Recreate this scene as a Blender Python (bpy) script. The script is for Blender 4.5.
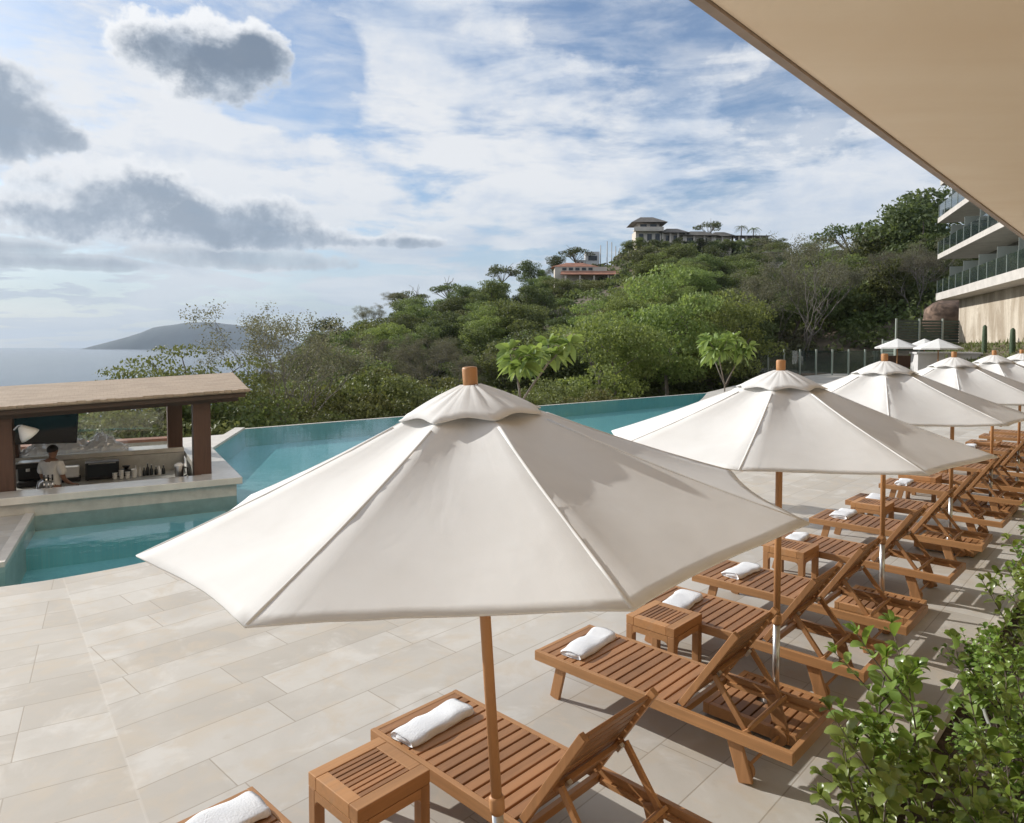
import bpy, bmesh, math, random
from mathutils import Vector, Matrix, noise as mnoise
R = math.radians
rnd = random.Random(7)
for o in list(bpy.data.objects):
    bpy.data.objects.remove(o)
SC = bpy.context.scene
COL = SC.collection

# ------------------------------------------------------------------ camera, sky, sun, exposure
EYE = 2.7                                   # eye height above the pool deck
cam_d = bpy.data.cameras.new('camera'); cam = bpy.data.objects.new('camera', cam_d); COL.objects.link(cam)
cam.location = (0, 0, EYE); cam.rotation_euler = (R(90 - 2.45), 0, 0)
cam_d.sensor_width = 36; cam_d.lens = 36 * 698 / 1024; cam_d.shift_y = -36.6 / 1024
cam_d.clip_start = 0.05; cam_d.clip_end = 60000
SC.camera = cam
SUN_AZ, SUN_EL = R(-62), R(25)              # clockwise from +Y
SUN_STRENGTH, SKY_STRENGTH, EXPOSURE = 4.7, 0.117, 0.04
CLOUD_K = 7.1
SC.view_settings.view_transform = 'Standard'; SC.view_settings.look = 'None'
SC.view_settings.exposure = EXPOSURE; SC.view_settings.gamma = 1; SC.view_settings.use_curve_mapping = False


class X:
    """a value in a node tree; arithmetic on it adds Math nodes"""
    def __init__(s, nt, k): s.nt, s.k = nt, k
    def op(s, o, *a, clamp=False):
        n = s.nt.nodes.new('ShaderNodeMath'); n.operation = o; n.use_clamp = clamp
        for i, q in enumerate((s,) + a):
            if isinstance(q, X): s.nt.links.new(q.k, n.inputs[i])
            else: n.inputs[i].default_value = q
        return X(s.nt, n.outputs[0])
    def __add__(s, o): return s.op('ADD', o)
    def __sub__(s, o): return s.op('SUBTRACT', o)
    def __mul__(s, o): return s.op('MULTIPLY', o)
    def __truediv__(s, o): return s.op('DIVIDE', o)
    __radd__ = __add__; __rmul__ = __mul__
    def ss(s, a, b, lo=0., hi=1.):
        n = s.nt.nodes.new('ShaderNodeMapRange'); n.interpolation_type = 'SMOOTHSTEP'
        s.nt.links.new(s.k, n.inputs[0])
        for i, q in enumerate((a, b, lo, hi)): n.inputs[i + 1].default_value = q
        return X(s.nt, n.outputs[0])


def combine(nt, a, b, c=0.):
    n = nt.nodes.new('ShaderNodeCombineXYZ')
    for i, q in enumerate((a, b, c)):
        if isinstance(q, X): nt.links.new(q.k, n.inputs[i])
        else: n.inputs[i].default_value = q
    return n.outputs[0]


def noise(nt, vec, scale, detail=4, rough=.5, dist=0., lac=2.):
    n = nt.nodes.new('ShaderNodeTexNoise')
    if vec is not None: nt.links.new(vec, n.inputs['Vector'])
    n.inputs['Scale'].default_value = scale; n.inputs['Detail'].default_value = detail
    n.inputs['Roughness'].default_value = rough; n.inputs['Distortion'].default_value = dist
    n.inputs['Lacunarity'].default_value = lac
    return X(nt, n.outputs[0])


def cmix(nt, fac, a, b, mode='MIX'):
    n = nt.nodes.new('ShaderNodeMix'); n.data_type = 'RGBA'; n.blend_type = mode
    for q, i in ((fac, 0), (a, 6), (b, 7)):
        if isinstance(q, X): nt.links.new(q.k, n.inputs[i])
        elif isinstance(q, (int, float)): n.inputs[i].default_value = q
        elif isinstance(q, tuple): n.inputs[i].default_value = (*q, 1)[:4]
        else: nt.links.new(q, n.inputs[i])
    return n.outputs[2]


def make_world():
    w = bpy.data.worlds.new('World'); SC.world = w; w.use_nodes = True
    nt = w.node_tree; N = nt.nodes; N.clear()
    out = N.new('ShaderNodeOutputWorld'); bg = N.new('ShaderNodeBackground'); bg.inputs[1].default_value = SKY_STRENGTH
    nt.links.new(bg.outputs[0], out.inputs[0])
    sky = N.new('ShaderNodeTexSky'); sky.sky_type = 'NISHITA'; sky.sun_disc = False
    sky.sun_elevation = SUN_EL; sky.sun_rotation = SUN_AZ
    sky.air_density = 1.0; sky.dust_density = 1.2; sky.ozone_density = 1.5; sky.altitude = 50
    tc = N.new('ShaderNodeTexCoord'); sp = N.new('ShaderNodeSeparateXYZ'); nt.links.new(tc.outputs['Generated'], sp.inputs[0])
    x, y, z = (X(nt, sp.outputs[i]) for i in range(3))
    A = x.op('ARCTAN2', y); T = z / (x * x + y * y).op('SQRT').op('MAXIMUM', .01)
    zz = z.op('MAXIMUM', 0.) + .10
    q = combine(nt, x / zz, y / zz, 0.)
    at = combine(nt, A, T, 0.)
    n1 = noise(nt, q, .95, 10, .60, .35)
    n2 = noise(nt, q, 2.6, 8, .62, .2)
    n3 = noise(nt, at, 11., 9, .62, .15)
    n6 = noise(nt, at, 34., 5, .6, .1)
    n4 = noise(nt, combine(nt, A * 3.2, T * 13., 3.), 1.6, 8, .58, .5)     # long level streaks
    n5 = noise(nt, combine(nt, A * 5, T * 6, 8.), 2.3, 6, .58, .25)

    def el(px, py, rx, ry, wob=None, amp=0.):
        s = (px - 512) / 698.; a = math.atan(s); t = (345 - py) / 698. / math.sqrt(1 + s * s)
        k = 1 + s * s
        d = ((A - a) / (rx / 698. / k)).op('POWER', 2.) + ((T - t) / (ry / 698. / math.sqrt(k))).op('POWER', 2.)
        return d if wob is None else d + (wob - .5) * amp
    brk = n3.ss(.36, .60, .35, 1.)
    gap = (el(318, 78, 62, 62, n3, 2.2).ss(1.3, .1) * .20 + el(655, 20, 150, 50, n3, 2.2).ss(1.3, .1) * .24 \
        + el(840, 105, 120, 60, n3, 2.).ss(1.4, .1) * .13 + el(265, 105, 60, 30, n3, 2.).ss(1.3, .1) * .12) * brk
    cov = (n1 * .62 + n2 * .18 + n4 * .2 - gap).ss(.39, .52)
    low = T.ss(.26, .02)                                                    # veil low over the sea
    cov = cov.op('MAXIMUM', low * .82)
    glow = el(300, 160, 330, 120, n3, 1.2).ss(1.8, 0., 0., .28) + el(20, 20, 260, 110, n3, 1.).ss(1.6, 0., 0., .25)
    wh = ((n2 * .34 + n4 * .30 + n3 * .36).ss(.37, .61, .0, 1.) + glow).op('MINIMUM', 1.2)
    K = CLOUD_K
    tone = cmix(nt, wh, (.66 * K, .765 * K, .93 * K), (1.0 * K, 1.02 * K, 1.05 * K))
    tone = cmix(nt, low * .9, tone, cmix(nt, n4.ss(.35, .65), (.58 * K, .675 * K, .79 * K), (.72 * K, .80 * K, .90 * K)))
    blue = N.new('ShaderNodeVectorMath'); blue.operation = 'MULTIPLY'; nt.links.new(sky.outputs[0], blue.inputs[0]); blue.inputs[1].default_value = (.80, .94, 1.08)
    thin = (n4 * .6 + n2 * .4).ss(.38, .62, .10, .60)
    c = cmix(nt, (cov * .94).op('MAXIMUM', thin), blue.outputs[0], tone)

    # heavier grey cumulus: each is a union of lobes, lit along its upper edge
    def shifted(l): px, py, rx, ry = l; return (px + .12 * rx + 2, py + .20 * ry + 2, rx * .94, ry * .92)

    def cumulus(lobes, a1, a2, dark, light, em, rimw, base):
        nonlocal c
        d = None
        for l in lobes: e = el(*l); d = e if d is None else d.op('MINIMUM', e)
        d2 = None
        for l in lobes: e = el(*shifted(l)); d2 = e if d2 is None else d2.op('MINIMUM', e)
        wob = (n5 - .5) * a1 * 2.0 + (n3 - .5) * a2 * 1.9 + (n6 - .5) * a2 * 1.0; d2 = d2 + wob
        d = d + (n5 - .5) * a1 * 2.0 + (n3 - .5) * a2 * 1.9 + (n6 - .5) * a2 * 1.0
        tt = (345 - base[0]) / 698.; up = ((T - tt) / (base[1] / 698.)).ss(-.6, 1.)
        mask = d.ss(1.32, .78)
        col = cmix(nt, d.ss(1.05, -.1), cmix(nt, up, tuple(K * q for q in light), (.95 * K, .98 * K, 1.03 * K)), tuple(K * q for q in dark))
        col = cmix(nt, (n3 * .5 + n5 * .5).ss(.44, .62) * .55, col, tuple(K * q for q in light))
        rim = d2.ss(.15, 1.45) * rimw
        c = cmix(nt, mask * em, c, cmix(nt, rim, col, (1.10 * K, 1.12 * K, 1.15 * K)))
    cumulus([(60, 262, 120, 9), (245, 258, 110, 13), (10, 246, 70, 9)], .9, 1.2, (.40, .475, .575), (.55, .63, .72), .75, .2, (262, 20))
    cumulus([(14, 122, 68, 40), (-20, 95, 70, 52), (62, 140, 34, 16)], 1.1, 1.4, (.36, .44, .55), (.53, .61, .72), .92, .75, (120, 50))
    cumulus([(222, 66, 62, 48), (168, 48, 52, 30), (250, 55, 40, 30)], 1.1, 1.35, (.25, .315, .41), (.48, .56, .67), .96, 1., (60, 50))
    cumulus([(55, 216, 90, 26), (115, 198, 88, 36), (190, 217, 125, 28), (275, 236, 130, 17), (345, 240, 100, 8)], 1.1, 1.5, (.35, .43, .54), (.50, .585, .70), .9, .8, (205, 45))
    # below the horizon: the same pale veil
    nt.links.new(c, bg.inputs[0])


make_world()
sun_d = bpy.data.lights.new('sun', 'SUN'); sun_d.energy = SUN_STRENGTH; sun_d.angle = R(.53); sun_d.color = (1, .957, .895)
sun = bpy.data.objects.new('sun', sun_d); COL.objects.link(sun)
SUND = Vector((math.sin(SUN_AZ) * math.cos(SUN_EL), math.cos(SUN_AZ) * math.cos(SUN_EL), math.sin(SUN_EL)))
sun.rotation_euler = SUND.to_track_quat('Z', 'Y').to_euler(); sun.location = SUND * 50 + Vector((0, 0, 10))
SC.cycles.max_bounces = 8; SC.cycles.diffuse_bounces = 4; SC.cycles.glossy_bounces = 4
SC.cycles.transmission_bounces = 8; SC.cycles.transparent_max_bounces = 24; SC.cycles.volume_bounces = 0
SC.cycles.caustics_reflective = False; SC.cycles.caustics_refractive = False
SC.cycles.use_denoising = True

# ------------------------------------------------------------------ materials
MATS = {}


def mat(name):
    m = bpy.data.materials.new(name); m.use_nodes = True
    nt = m.node_tree; nt.nodes.clear()
    out = nt.nodes.new('ShaderNodeOutputMaterial'); b = nt.nodes.new('ShaderNodeBsdfPrincipled')
    nt.links.new(b.outputs[0], out.inputs[0]); MATS[name] = m
    return m, nt, b, out


def tcoord(nt, kind='Object', scale=(1, 1, 1), rot=0., loc=(0, 0, 0)):
    t = nt.nodes.new('ShaderNodeTexCoord'); mp = nt.nodes.new('ShaderNodeMapping')
    nt.links.new(t.outputs[kind], mp.inputs[0]); mp.inputs['Scale'].default_value = scale
    mp.inputs['Rotation'].default_value = (0, 0, rot); mp.inputs['Location'].default_value = loc
    return mp.outputs[0]


def bump(nt, b, h, strength=.3, dist=.02):
    n = nt.nodes.new('ShaderNodeBump'); n.inputs['Strength'].default_value = strength; n.inputs['Distance'].default_value = dist
    nt.links.new(h.k, n.inputs['Height']); nt.links.new(n.outputs[0], b.inputs['Normal'])


def plain(name, col, rough=.6, metal=0., var=.12, scale=6., bmp=0., spec=.5, obj='Object'):
    m, nt, b, out = mat(name)
    v = tcoord(nt, obj); n = noise(nt, v, scale, 6, .6)
    lo = tuple(c * (1 - var) for c in col); hi = tuple(min(1, c * (1 + var)) for c in col)
    nt.links.new(cmix(nt, n.ss(.3, .7), lo, hi), b.inputs['Base Color'])
    b.inputs['Roughness'].default_value = rough; b.inputs['Metallic'].default_value = metal
    b.inputs['Specular IOR Level'].default_value = spec
    if bmp: bump(nt, b, noise(nt, v, scale * 4, 6, .6), bmp)
    return m


def island_random(nt):
    g = nt.nodes.new('ShaderNodeNewGeometry'); return X(nt, g.outputs['Random Per Island'])


def wood(name, col, axis=0, rough=.5, var=.35):
    m, nt, b, out = mat(name)
    sc = [26, 26, 26]; sc[axis] = 1.6
    v = tcoord(nt, 'Object', tuple(sc)); n = noise(nt, v, 1.0, 6, .62, .6)
    r = island_random(nt)
    oi = nt.nodes.new('ShaderNodeObjectInfo'); orn = X(nt, oi.outputs['Random'])
    big = noise(nt, tcoord(nt, 'Object', (2, 2, 2)), 1.3, 3)
    f = (n * .55 + r * .42 + big * .3 + orn * .12).ss(.25, 1.05)
    lo = tuple(c * (1 - var) for c in col); hi = tuple(min(1, c * (1 + var)) for c in col)
    c = cmix(nt, f, lo, hi)
    grey = cmix(nt, (noise(nt, v, .6, 4) * .6 + r * .4).ss(.62, .86, 0, .28), c, (.36, .29, .22))
    nt.links.new(grey, b.inputs['Base Color']); b.inputs['Roughness'].default_value = rough
    b.inputs['Specular IOR Level'].default_value = .35
    bump(nt, b, n, .25, .004)
    return m


TEAK = (.41, .21, .088)
wood('teak_slat', (.305, .150, .065), 0, .5, .48); wood('teak_cross', TEAK, 0); wood('teak_long', TEAK, 1); wood('teak_up', (.39, .198, .085), 2)  # teak_slat: darker copy of the teak, grazing-sun shade put into its colour
wood('dark_wood', (.095, .052, .036), 2, .55); wood('beam_wood', (.075, .050, .038), 0, .6)
plain('steel', (.62, .61, .59), .28, 1.0, .06, 20)
plain('bracket_metal', (.72, .70, .66), .35, 1.0, .05)
plain('black_plastic', (.02, .02, .021), .32, 0, .2)
plain('screen_black', (.008, .009, .011), .08, 0, .1)
plain('white_paint', (.74, .73, .70), .5, 0, .05, 3)
plain('white_ceramic', (.78, .77, .74), .25, 0, .04)
plain('counter_stone', (.66, .63, .57), .18, 0, .10, 2.2)
plain('coping', (.60, .56, .50), .55, 0, .10, 3, .1)
plain('wall_tile', (.52, .51, .47), .4, 0, .12, 5)
plain('soil', (.055, .038, .026), .95, 0, .45, 9, .8)
plain('hose_rubber', (.26, .27, .25), .5, 0, .1)
plain('skin', (.23, .12, .075), .55, 0, .06)
plain('hair', (.012, .010, .009), .6, 0, .2)
plain('trousers', (.03, .03, .035), .8, 0, .15)
plain('shirt', (.70, .69, .66), .85, 0, .05, 12, .15)
plain('concrete', (.52, .49, .45), .75, 0, .10, 1.2, .1)
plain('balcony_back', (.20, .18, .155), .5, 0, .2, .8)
plain('hill_wall', (.62, .555, .475), .7, 0, .08, .6)
plain('slate_roof', (.13, .115, .095), .7, 0, .25, 1.)
plain('terracotta', (.34, .15, .09), .75, 0, .25, 1.)
plain('window_dark', (.03, .035, .04), .15, 0, .3, .5)
plain('fence_green', (.055, .075, .058), .6, 0, .15, 2)
plain('fence_post', (.33, .37, .33), .5, 0, .1)
plain('rock', (.25, .17, .125), .9, 0, .4, 1.1, .8)
plain('cactus_skin', (.045, .075, .035), .7, 0, .25, 8, .3)
plain('bark', (.15, .125, .10), .9, 0, .3, 5, .4)
plain('pale_bark', (.185, .165, .145), .85, 0, .25, 5, .3)
plain('petal', (.78, .62, .58), .6, 0, .1)
plain('white_board', (.62, .61, .60), .6, 0, .06, 1)


def canvas():
    m, nt, b, out = mat('canvas')
    v = tcoord(nt); n = noise(nt, v, 3.2, 5, .55, .3); fine = noise(nt, v, 240, 2, .5)
    st = noise(nt, tcoord(nt, 'Object', (1.5, 1.5, 5)), 1.4, 6, .6, .8)
    c = cmix(nt, n.ss(.3, .7), (.785, .775, .75), (.83, .825, .805))
    c = cmix(nt, st.ss(.56, .8, 0, .35), c, (.735, .71, .67))
    nt.links.new(c, b.inputs['Base Color']); b.inputs['Roughness'].default_value = .9; b.inputs['Specular IOR Level'].default_value = .15
    cr = noise(nt, tcoord(nt, 'Object', (1, 1, .6)), 3.5, 3, .45, .3)
    sp = nt.nodes.new('ShaderNodeSeparateXYZ'); nt.links.new(v, sp.inputs[0]); ox, oy = X(nt, sp.outputs[0]), X(nt, sp.outputs[1])
    rr = (ox * ox + oy * oy).op('SQRT'); an = oy.op('ARCTAN2', ox)
    rad = noise(nt, combine(nt, an * 3.2, rr * 1.2, 0.), 1.5, 3, .5, .5); puck = noise(nt, combine(nt, an * 34., rr * 3., 2.), 1., 3, .5) * rr.ss(1.05, 1.24)
    bump(nt, b, n * .6 + cr * .4 + rad * .5 + puck * .35 + fine * .05, .17, .03)
    t = nt.nodes.new('ShaderNodeBsdfTranslucent'); nt.links.new(c, t.inputs[0])
    mx = nt.nodes.new('ShaderNodeMixShader'); mx.inputs[0].default_value = .10
    nt.links.new(b.outputs[0], mx.inputs[1]); nt.links.new(t.outputs[0], mx.inputs[2]); nt.links.new(mx.outputs[0], out.inputs[0])


def towel_mat():
    m, nt, b, out = mat('towel_cotton')
    v = tcoord(nt); n = noise(nt, v, 90, 3, .6)
    nt.links.new(cmix(nt, noise(nt, v, 8, 3).ss(.3, .7), (.74, .755, .78), (.80, .81, .82)), b.inputs['Base Color'])
    b.inputs['Roughness'].default_value = .95; b.inputs['Specular IOR Level'].default_value = .1
    bump(nt, b, n, .8, .006)


def leaf_mat(name, lo, hi, rough=.5, trans=.3, patch=None, patch_scale=.08, spec=.22):
    m, nt, b, out = mat(name)
    r = island_random(nt)
    c = cmix(nt, r, lo, hi)
    if patch:                                                               # species patches over a wood
        v = tcoord(nt, 'Object'); n = noise(nt, v, patch_scale, 3, .6)
        c = cmix(nt, n.ss(.48, .66), c, cmix(nt, r, patch[0], patch[1]))
        n2 = noise(nt, tcoord(nt, 'Object', (1, 1, 1), 0, (91, 17, 3)), patch_scale * 1.4, 3, .6)
        c = cmix(nt, n2.ss(.54, .66), c, cmix(nt, r, patch[2], patch[3]))
    oi = nt.nodes.new('ShaderNodeObjectInfo'); orn = X(nt, oi.outputs['Random'])
    hs = nt.nodes.new('ShaderNodeHueSaturation'); nt.links.new(c, hs.inputs['Color'])
    nt.links.new((orn * .05 + .475).k, hs.inputs['Hue']); nt.links.new((orn * .5 + .75).k, hs.inputs['Value']); hs.inputs['Saturation'].default_value = .92
    c = hs.outputs[0]
    nt.links.new(c, b.inputs['Base Color']); b.inputs['Roughness'].default_value = rough; b.inputs['Specular IOR Level'].default_value = spec
    if trans:
        t = nt.nodes.new('ShaderNodeBsdfTranslucent'); nt.links.new(cmix(nt, 1., c, (1.2, 1.2, .7), 'MULTIPLY'), t.inputs[0])
        mx = nt.nodes.new('ShaderNodeMixShader'); mx.inputs[0].default_value = trans
        nt.links.new(b.outputs[0], mx.inputs[1]); nt.links.new(t.outputs[0], mx.inputs[2]); nt.links.new(mx.outputs[0], out.inputs[0])


canvas(); towel_mat()
leaf_mat('leaf_dark', (.070, .092, .033), (.135, .160, .066), trans=.4)
leaf_mat('leaf_mid', (.110, .140, .044), (.190, .225, .085), trans=.42)
leaf_mat('leaf_light', (.150, .190, .048), (.270, .315, .105), trans=.42)
leaf_mat('leaf_dry', (.11, .105, .078), (.20, .185, .135), trans=.35, spec=.15)
leaf_mat('leaf_yellow', (.13, .15, .045), (.22, .24, .085), trans=.25)
leaf_mat('leaf_shrub', (.14, .225, .034), (.29, .41, .085), .30, .36, spec=.5)
leaf_mat('leaf_frangipani', (.16, .24, .06), (.27, .36, .11), .4, .4)
leaf_mat('leaf_wood', (.080, .105, .036), (.155, .180, .068), .6, .4,
         ((.105, .105, .066), (.175, .165, .105), (.085, .120, .035), (.15, .19, .062)), .05)
leaf_mat('grass_blade', (.11, .14, .04), (.20, .22, .08), .6, .25)


def paving():
    """stone planks: one lay along the loungers, another turned towards the bar, meeting at a seam"""
    m, nt, b, out = mat('stone_paving')
    t = nt.nodes.new('ShaderNodeTexCoord'); sp = nt.nodes.new('ShaderNodeSeparateXYZ'); nt.links.new(t.outputs['Object'], sp.inputs[0])
    x, y = X(nt, sp.outputs[0]), X(nt, sp.outputs[1])
    lays = []
    for ang, off in ((90 - 43.31, 0.03), (30.03, -.09)):
        mp = nt.nodes.new('ShaderNodeMapping'); nt.links.new(t.outputs['Object'], mp.inputs[0]); mp.vector_type = 'POINT'
        mp.inputs['Rotation'].default_value = (0, 0, -R(ang)); mp.inputs['Location'].default_value = (.6, off, 0)
        br = nt.nodes.new('ShaderNodeTexBrick'); nt.links.new(mp.outputs[0], br.inputs['Vector'])
        br.offset = .37; br.offset_frequency = 3; br.squash = .8; br.squash_frequency = 2
        br.inputs['Color1'].default_value = (.0, .0, .0, 1); br.inputs['Color2'].default_value = (1, 1, 1, 1); br.inputs['Mortar'].default_value = (.5, .5, .5, 1)
        br.inputs['Scale'].default_value = 1; br.inputs['Mortar Size'].default_value = .005; br.inputs['Mortar Smooth'].default_value = .3
        br.inputs['Brick Width'].default_value = 1.55; br.inputs['Row Height'].default_value = .411; br.inputs['Bias'].default_value = 0
        lays.append((br, mp))
    side = (x * .796 + y * -.605 + 5.99 + noise(nt, t.outputs['Object'], .2, 1) * .0)    # >0 right of the seam
    side = x * .796 + y * .605
    # seam runs through (-3.32,5.50) and (-2.53,4.46)
    side = (x + 3.32) * .797 + (y - 5.50) * .604
    s = side.op('GREATER_THAN', 0.)
    tone = cmix(nt, s, lays[1][0].outputs[0], lays[0][0].outputs[0]); tv = X(nt, tone)
    mort = lays[1][0].outputs[1], lays[0][0].outputs[1]
    mo = X(nt, cmix(nt, s, mort[0], mort[1]))
    seam = side.op('ABSOLUTE').ss(.012, .004)
    v = t.outputs['Object']
    n1 = noise(nt, v, 1.1, 8, .62, .7); n2 = noise(nt, v, .28, 4, .5); n3 = noise(nt, v, 9, 6, .65, .4)
    vein = noise(nt, v, 2.4, 8, .7, 2.2)
    c = cmix(nt, (tv * .30 + n1 * .7).ss(.25, .8), (.422, .392, .345), (.55, .53, .49))
    c = cmix(nt, vein.ss(.52, .74, 0, .5), c, (.55, .46, .36))
    c = cmix(nt, n2.ss(.45, .7, 0, .3), c, (.565, .53, .48))
    c = cmix(nt, n3.ss(.56, .78, 0, .38), c, (.42, .375, .31))
    n7 = noise(nt, v, 2.7, 6, .6, .9); c = cmix(nt, n7.ss(.46, .66, 0, .5), c, (.50, .435, .345)); c = cmix(nt, noise(nt, v, 1.9, 5, .6, .5).ss(.52, .68, 0, .55), c, (.605, .588, .552))
    sp2 = noise(nt, v, 38, 3, .7); c = cmix(nt, sp2.ss(.70, .78, 0, .28), c, (.38, .32, .25))
    c = cmix(nt, mo * .62, c, (.27, .225, .17))
    c = cmix(nt, seam * .18, c, (.66, .63, .58))
    nt.links.new(c, b.inputs['Base Color'])
    b.inputs['Specular IOR Level'].default_value = .35
    nt.links.new(n1.ss(.3, .7, .55, .75).k, b.inputs['Roughness'])
    bump(nt, b, n3 * .25 + mo * -1., .25, .006)


def pool_tile():
    m, nt, b, out = mat('pool_tile')
    v = tcoord(nt); br = nt.nodes.new('ShaderNodeTexBrick'); nt.links.new(tcoord(nt, 'Object', (1, 1, 1), R(30)), br.inputs['Vector'])
    br.inputs['Scale'].default_value = 6; br.inputs['Color1'].default_value = (.33, .61, .63, 1); br.inputs['Color2'].default_value = (.37, .66, .67, 1)
    br.inputs['Mortar'].default_value = (.43, .63, .63, 1); br.inputs['Mortar Size'].default_value = .012
    n = noise(nt, v, .8, 4)
    nt.links.new(cmix(nt, n.ss(.3, .7, 0, .3), br.outputs[0], (.31, .60, .63)), b.inputs['Base Color']); b.inputs['Roughness'].default_value = .5


def water(name, tint, wave, amp, rough=.0, deep=None):
    m, nt, b, out = mat(name); nt.nodes.remove(b)
    v = tcoord(nt); n = noise(nt, v, wave, 4, .55, .5); n2 = noise(nt, v, wave * 3.7, 3, .5)
    bp = nt.nodes.new('ShaderNodeBump'); bp.inputs['Strength'].default_value = amp; bp.inputs['Distance'].default_value = .05
    nt.links.new((n + n2 * .25).k, bp.inputs['Height'])
    gl = nt.nodes.new('ShaderNodeBsdfGlossy'); gl.inputs['Roughness'].default_value = rough; nt.links.new(bp.outputs[0], gl.inputs['Normal'])
    fr = nt.nodes.new('ShaderNodeFresnel'); fr.inputs[0].default_value = 1.33; nt.links.new(bp.outputs[0], fr.inputs['Normal'])
    if deep is None:
        tr = nt.nodes.new('ShaderNodeBsdfRefraction'); tr.inputs['IOR'].default_value = 1.33; tr.inputs['Color'].default_value = (*tint, 1)
        tr = nt.nodes.new('ShaderNodeBsdfTransparent'); tr.inputs[0].default_value = (*tint, 1)
    else:
        tr = nt.nodes.new('ShaderNodeBsdfDiffuse'); tr.inputs[0].default_value = (*deep, 1)
    mx = nt.nodes.new('ShaderNodeMixShader'); nt.links.new((X(nt, fr.outputs[0]) * (.60 if deep is None else .9)).k, mx.inputs[0])
    nt.links.new(tr.outputs[0], mx.inputs[1]); nt.links.new(gl.outputs[0], mx.inputs[2]); nt.links.new(mx.outputs[0], out.inputs[0])


def glass(name, tint, refl=.12, opac=0., col=(.3, .33, .3)):
    m, nt, b, out = mat(name); nt.nodes.remove(b)
    tr = nt.nodes.new('ShaderNodeBsdfTransparent'); tr.inputs[0].default_value = (*tint, 1)
    gl = nt.nodes.new('ShaderNodeBsdfGlossy'); gl.inputs['Roughness'].default_value = .02
    lw = nt.nodes.new('ShaderNodeLayerWeight'); lw.inputs[0].default_value = .5
    mx = nt.nodes.new('ShaderNodeMixShader'); nt.links.new((X(nt, lw.outputs['Facing']).op('POWER', 4.) * .85 + (.03 + refl * .2)).k, mx.inputs[0])
    df = nt.nodes.new('ShaderNodeBsdfDiffuse'); df.inputs[0].default_value = (*col, 1)
    m0 = nt.nodes.new('ShaderNodeMixShader'); m0.inputs[0].default_value = opac
    nt.links.new(tr.outputs[0], m0.inputs[1]); nt.links.new(df.outputs[0], m0.inputs[2])
    nt.links.new(m0.outputs[0], mx.inputs[1]); nt.links.new(gl.outputs[0], mx.inputs[2]); nt.links.new(mx.outputs[0], out.inputs[0])


paving(); pool_tile()
water('pool_water', (.72, .90, .92), 1.6, .11)
water('sea_water', (1, 1, 1), .05, .5, .18, (.018, .065, .115))
glass('railing_glass', (.62, .70, .68), .3, .12, (.12, .16, .16))
glass('frosted_glass', (.62, .68, .64), .1, .7, (.50, .54, .50))
glass('clear_glass', (.96, .97, .96), .12, .025, (.6, .62, .6))
glass('plastic_film', (.93, .95, .97), .7, .85, (.92, .94, .97))


def stucco():
    m, nt, b, out = mat('soffit_plaster')
    v = tcoord(nt); n = noise(nt, v, .9, 5, .55, .4); st = noise(nt, tcoord(nt, 'Object', (.25, 2.2, 1)), 1.0, 4, .55, .4)  # st: stretched streaks, stand in for rippled pool light in the colour
    c = cmix(nt, (n * .5 + st * .5).ss(.35, .65), (.80, .655, .49), (.85, .72, .56))
    nt.links.new(c, b.inputs['Base Color']); b.inputs['Roughness'].default_value = .8
    bump(nt, b, noise(nt, v, 60, 3), .15, .004)
    m, nt, b, out = mat('stained_wall')
    v = tcoord(nt); n = noise(nt, tcoord(nt, 'Object', (.5, .5, .16)), 1.3, 7, .62, .6)
    n2 = noise(nt, v, 3., 6, .7, .5); c = cmix(nt, n.ss(.35, .65), (.58, .52, .43), (.34, .28, .21)); c = cmix(nt, n2.ss(.5, .7, 0, .45), c, (.26, .21, .16)); nt.links.new(c, b.inputs['Base Color']); b.inputs['Roughness'].default_value = .85
    m, nt, b, out = mat('shingle')
    v = tcoord(nt); br = nt.nodes.new('ShaderNodeTexBrick'); nt.links.new(v, br.inputs['Vector'])
    br.inputs['Scale'].default_value = 1; br.inputs['Brick Width'].default_value = .11; br.inputs['Row Height'].default_value = .21
    br.inputs['Color1'].default_value = (.33, .255, .18, 1); br.inputs['Color2'].default_value = (.43, .345, .255, 1); br.inputs['Mortar'].default_value = (.22, .165, .115, 1)
    br.inputs['Mortar Size'].default_value = .008
    n = noise(nt, tcoord(nt, 'Object', (1.1, 7, 1)), 1.5, 6, .65, .5)
    c = cmix(nt, n.ss(.38, .66, 0, .75), cmix(nt, .25, (.40, .315, .235), br.outputs[0]), (.27, .205, .15)); nt.links.new(c, b.inputs['Base Color']); b.inputs['Roughness'].default_value = .9
    bump(nt, b, n + X(nt, br.outputs[1]) * -.3, .4, .02)
    m, nt, b, out = mat('earth')
    v = tcoord(nt); n = noise(nt, v, .06, 7, .65); n2 = noise(nt, v, .9, 5, .6)
    c = cmix(nt, (n * .6 + n2 * .4).ss(.38, .62), (.065, .058, .035), (.15, .115, .08)); nt.links.new(c, b.inputs['Base Color']); b.inputs['Roughness'].default_value = .95


stucco()


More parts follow.
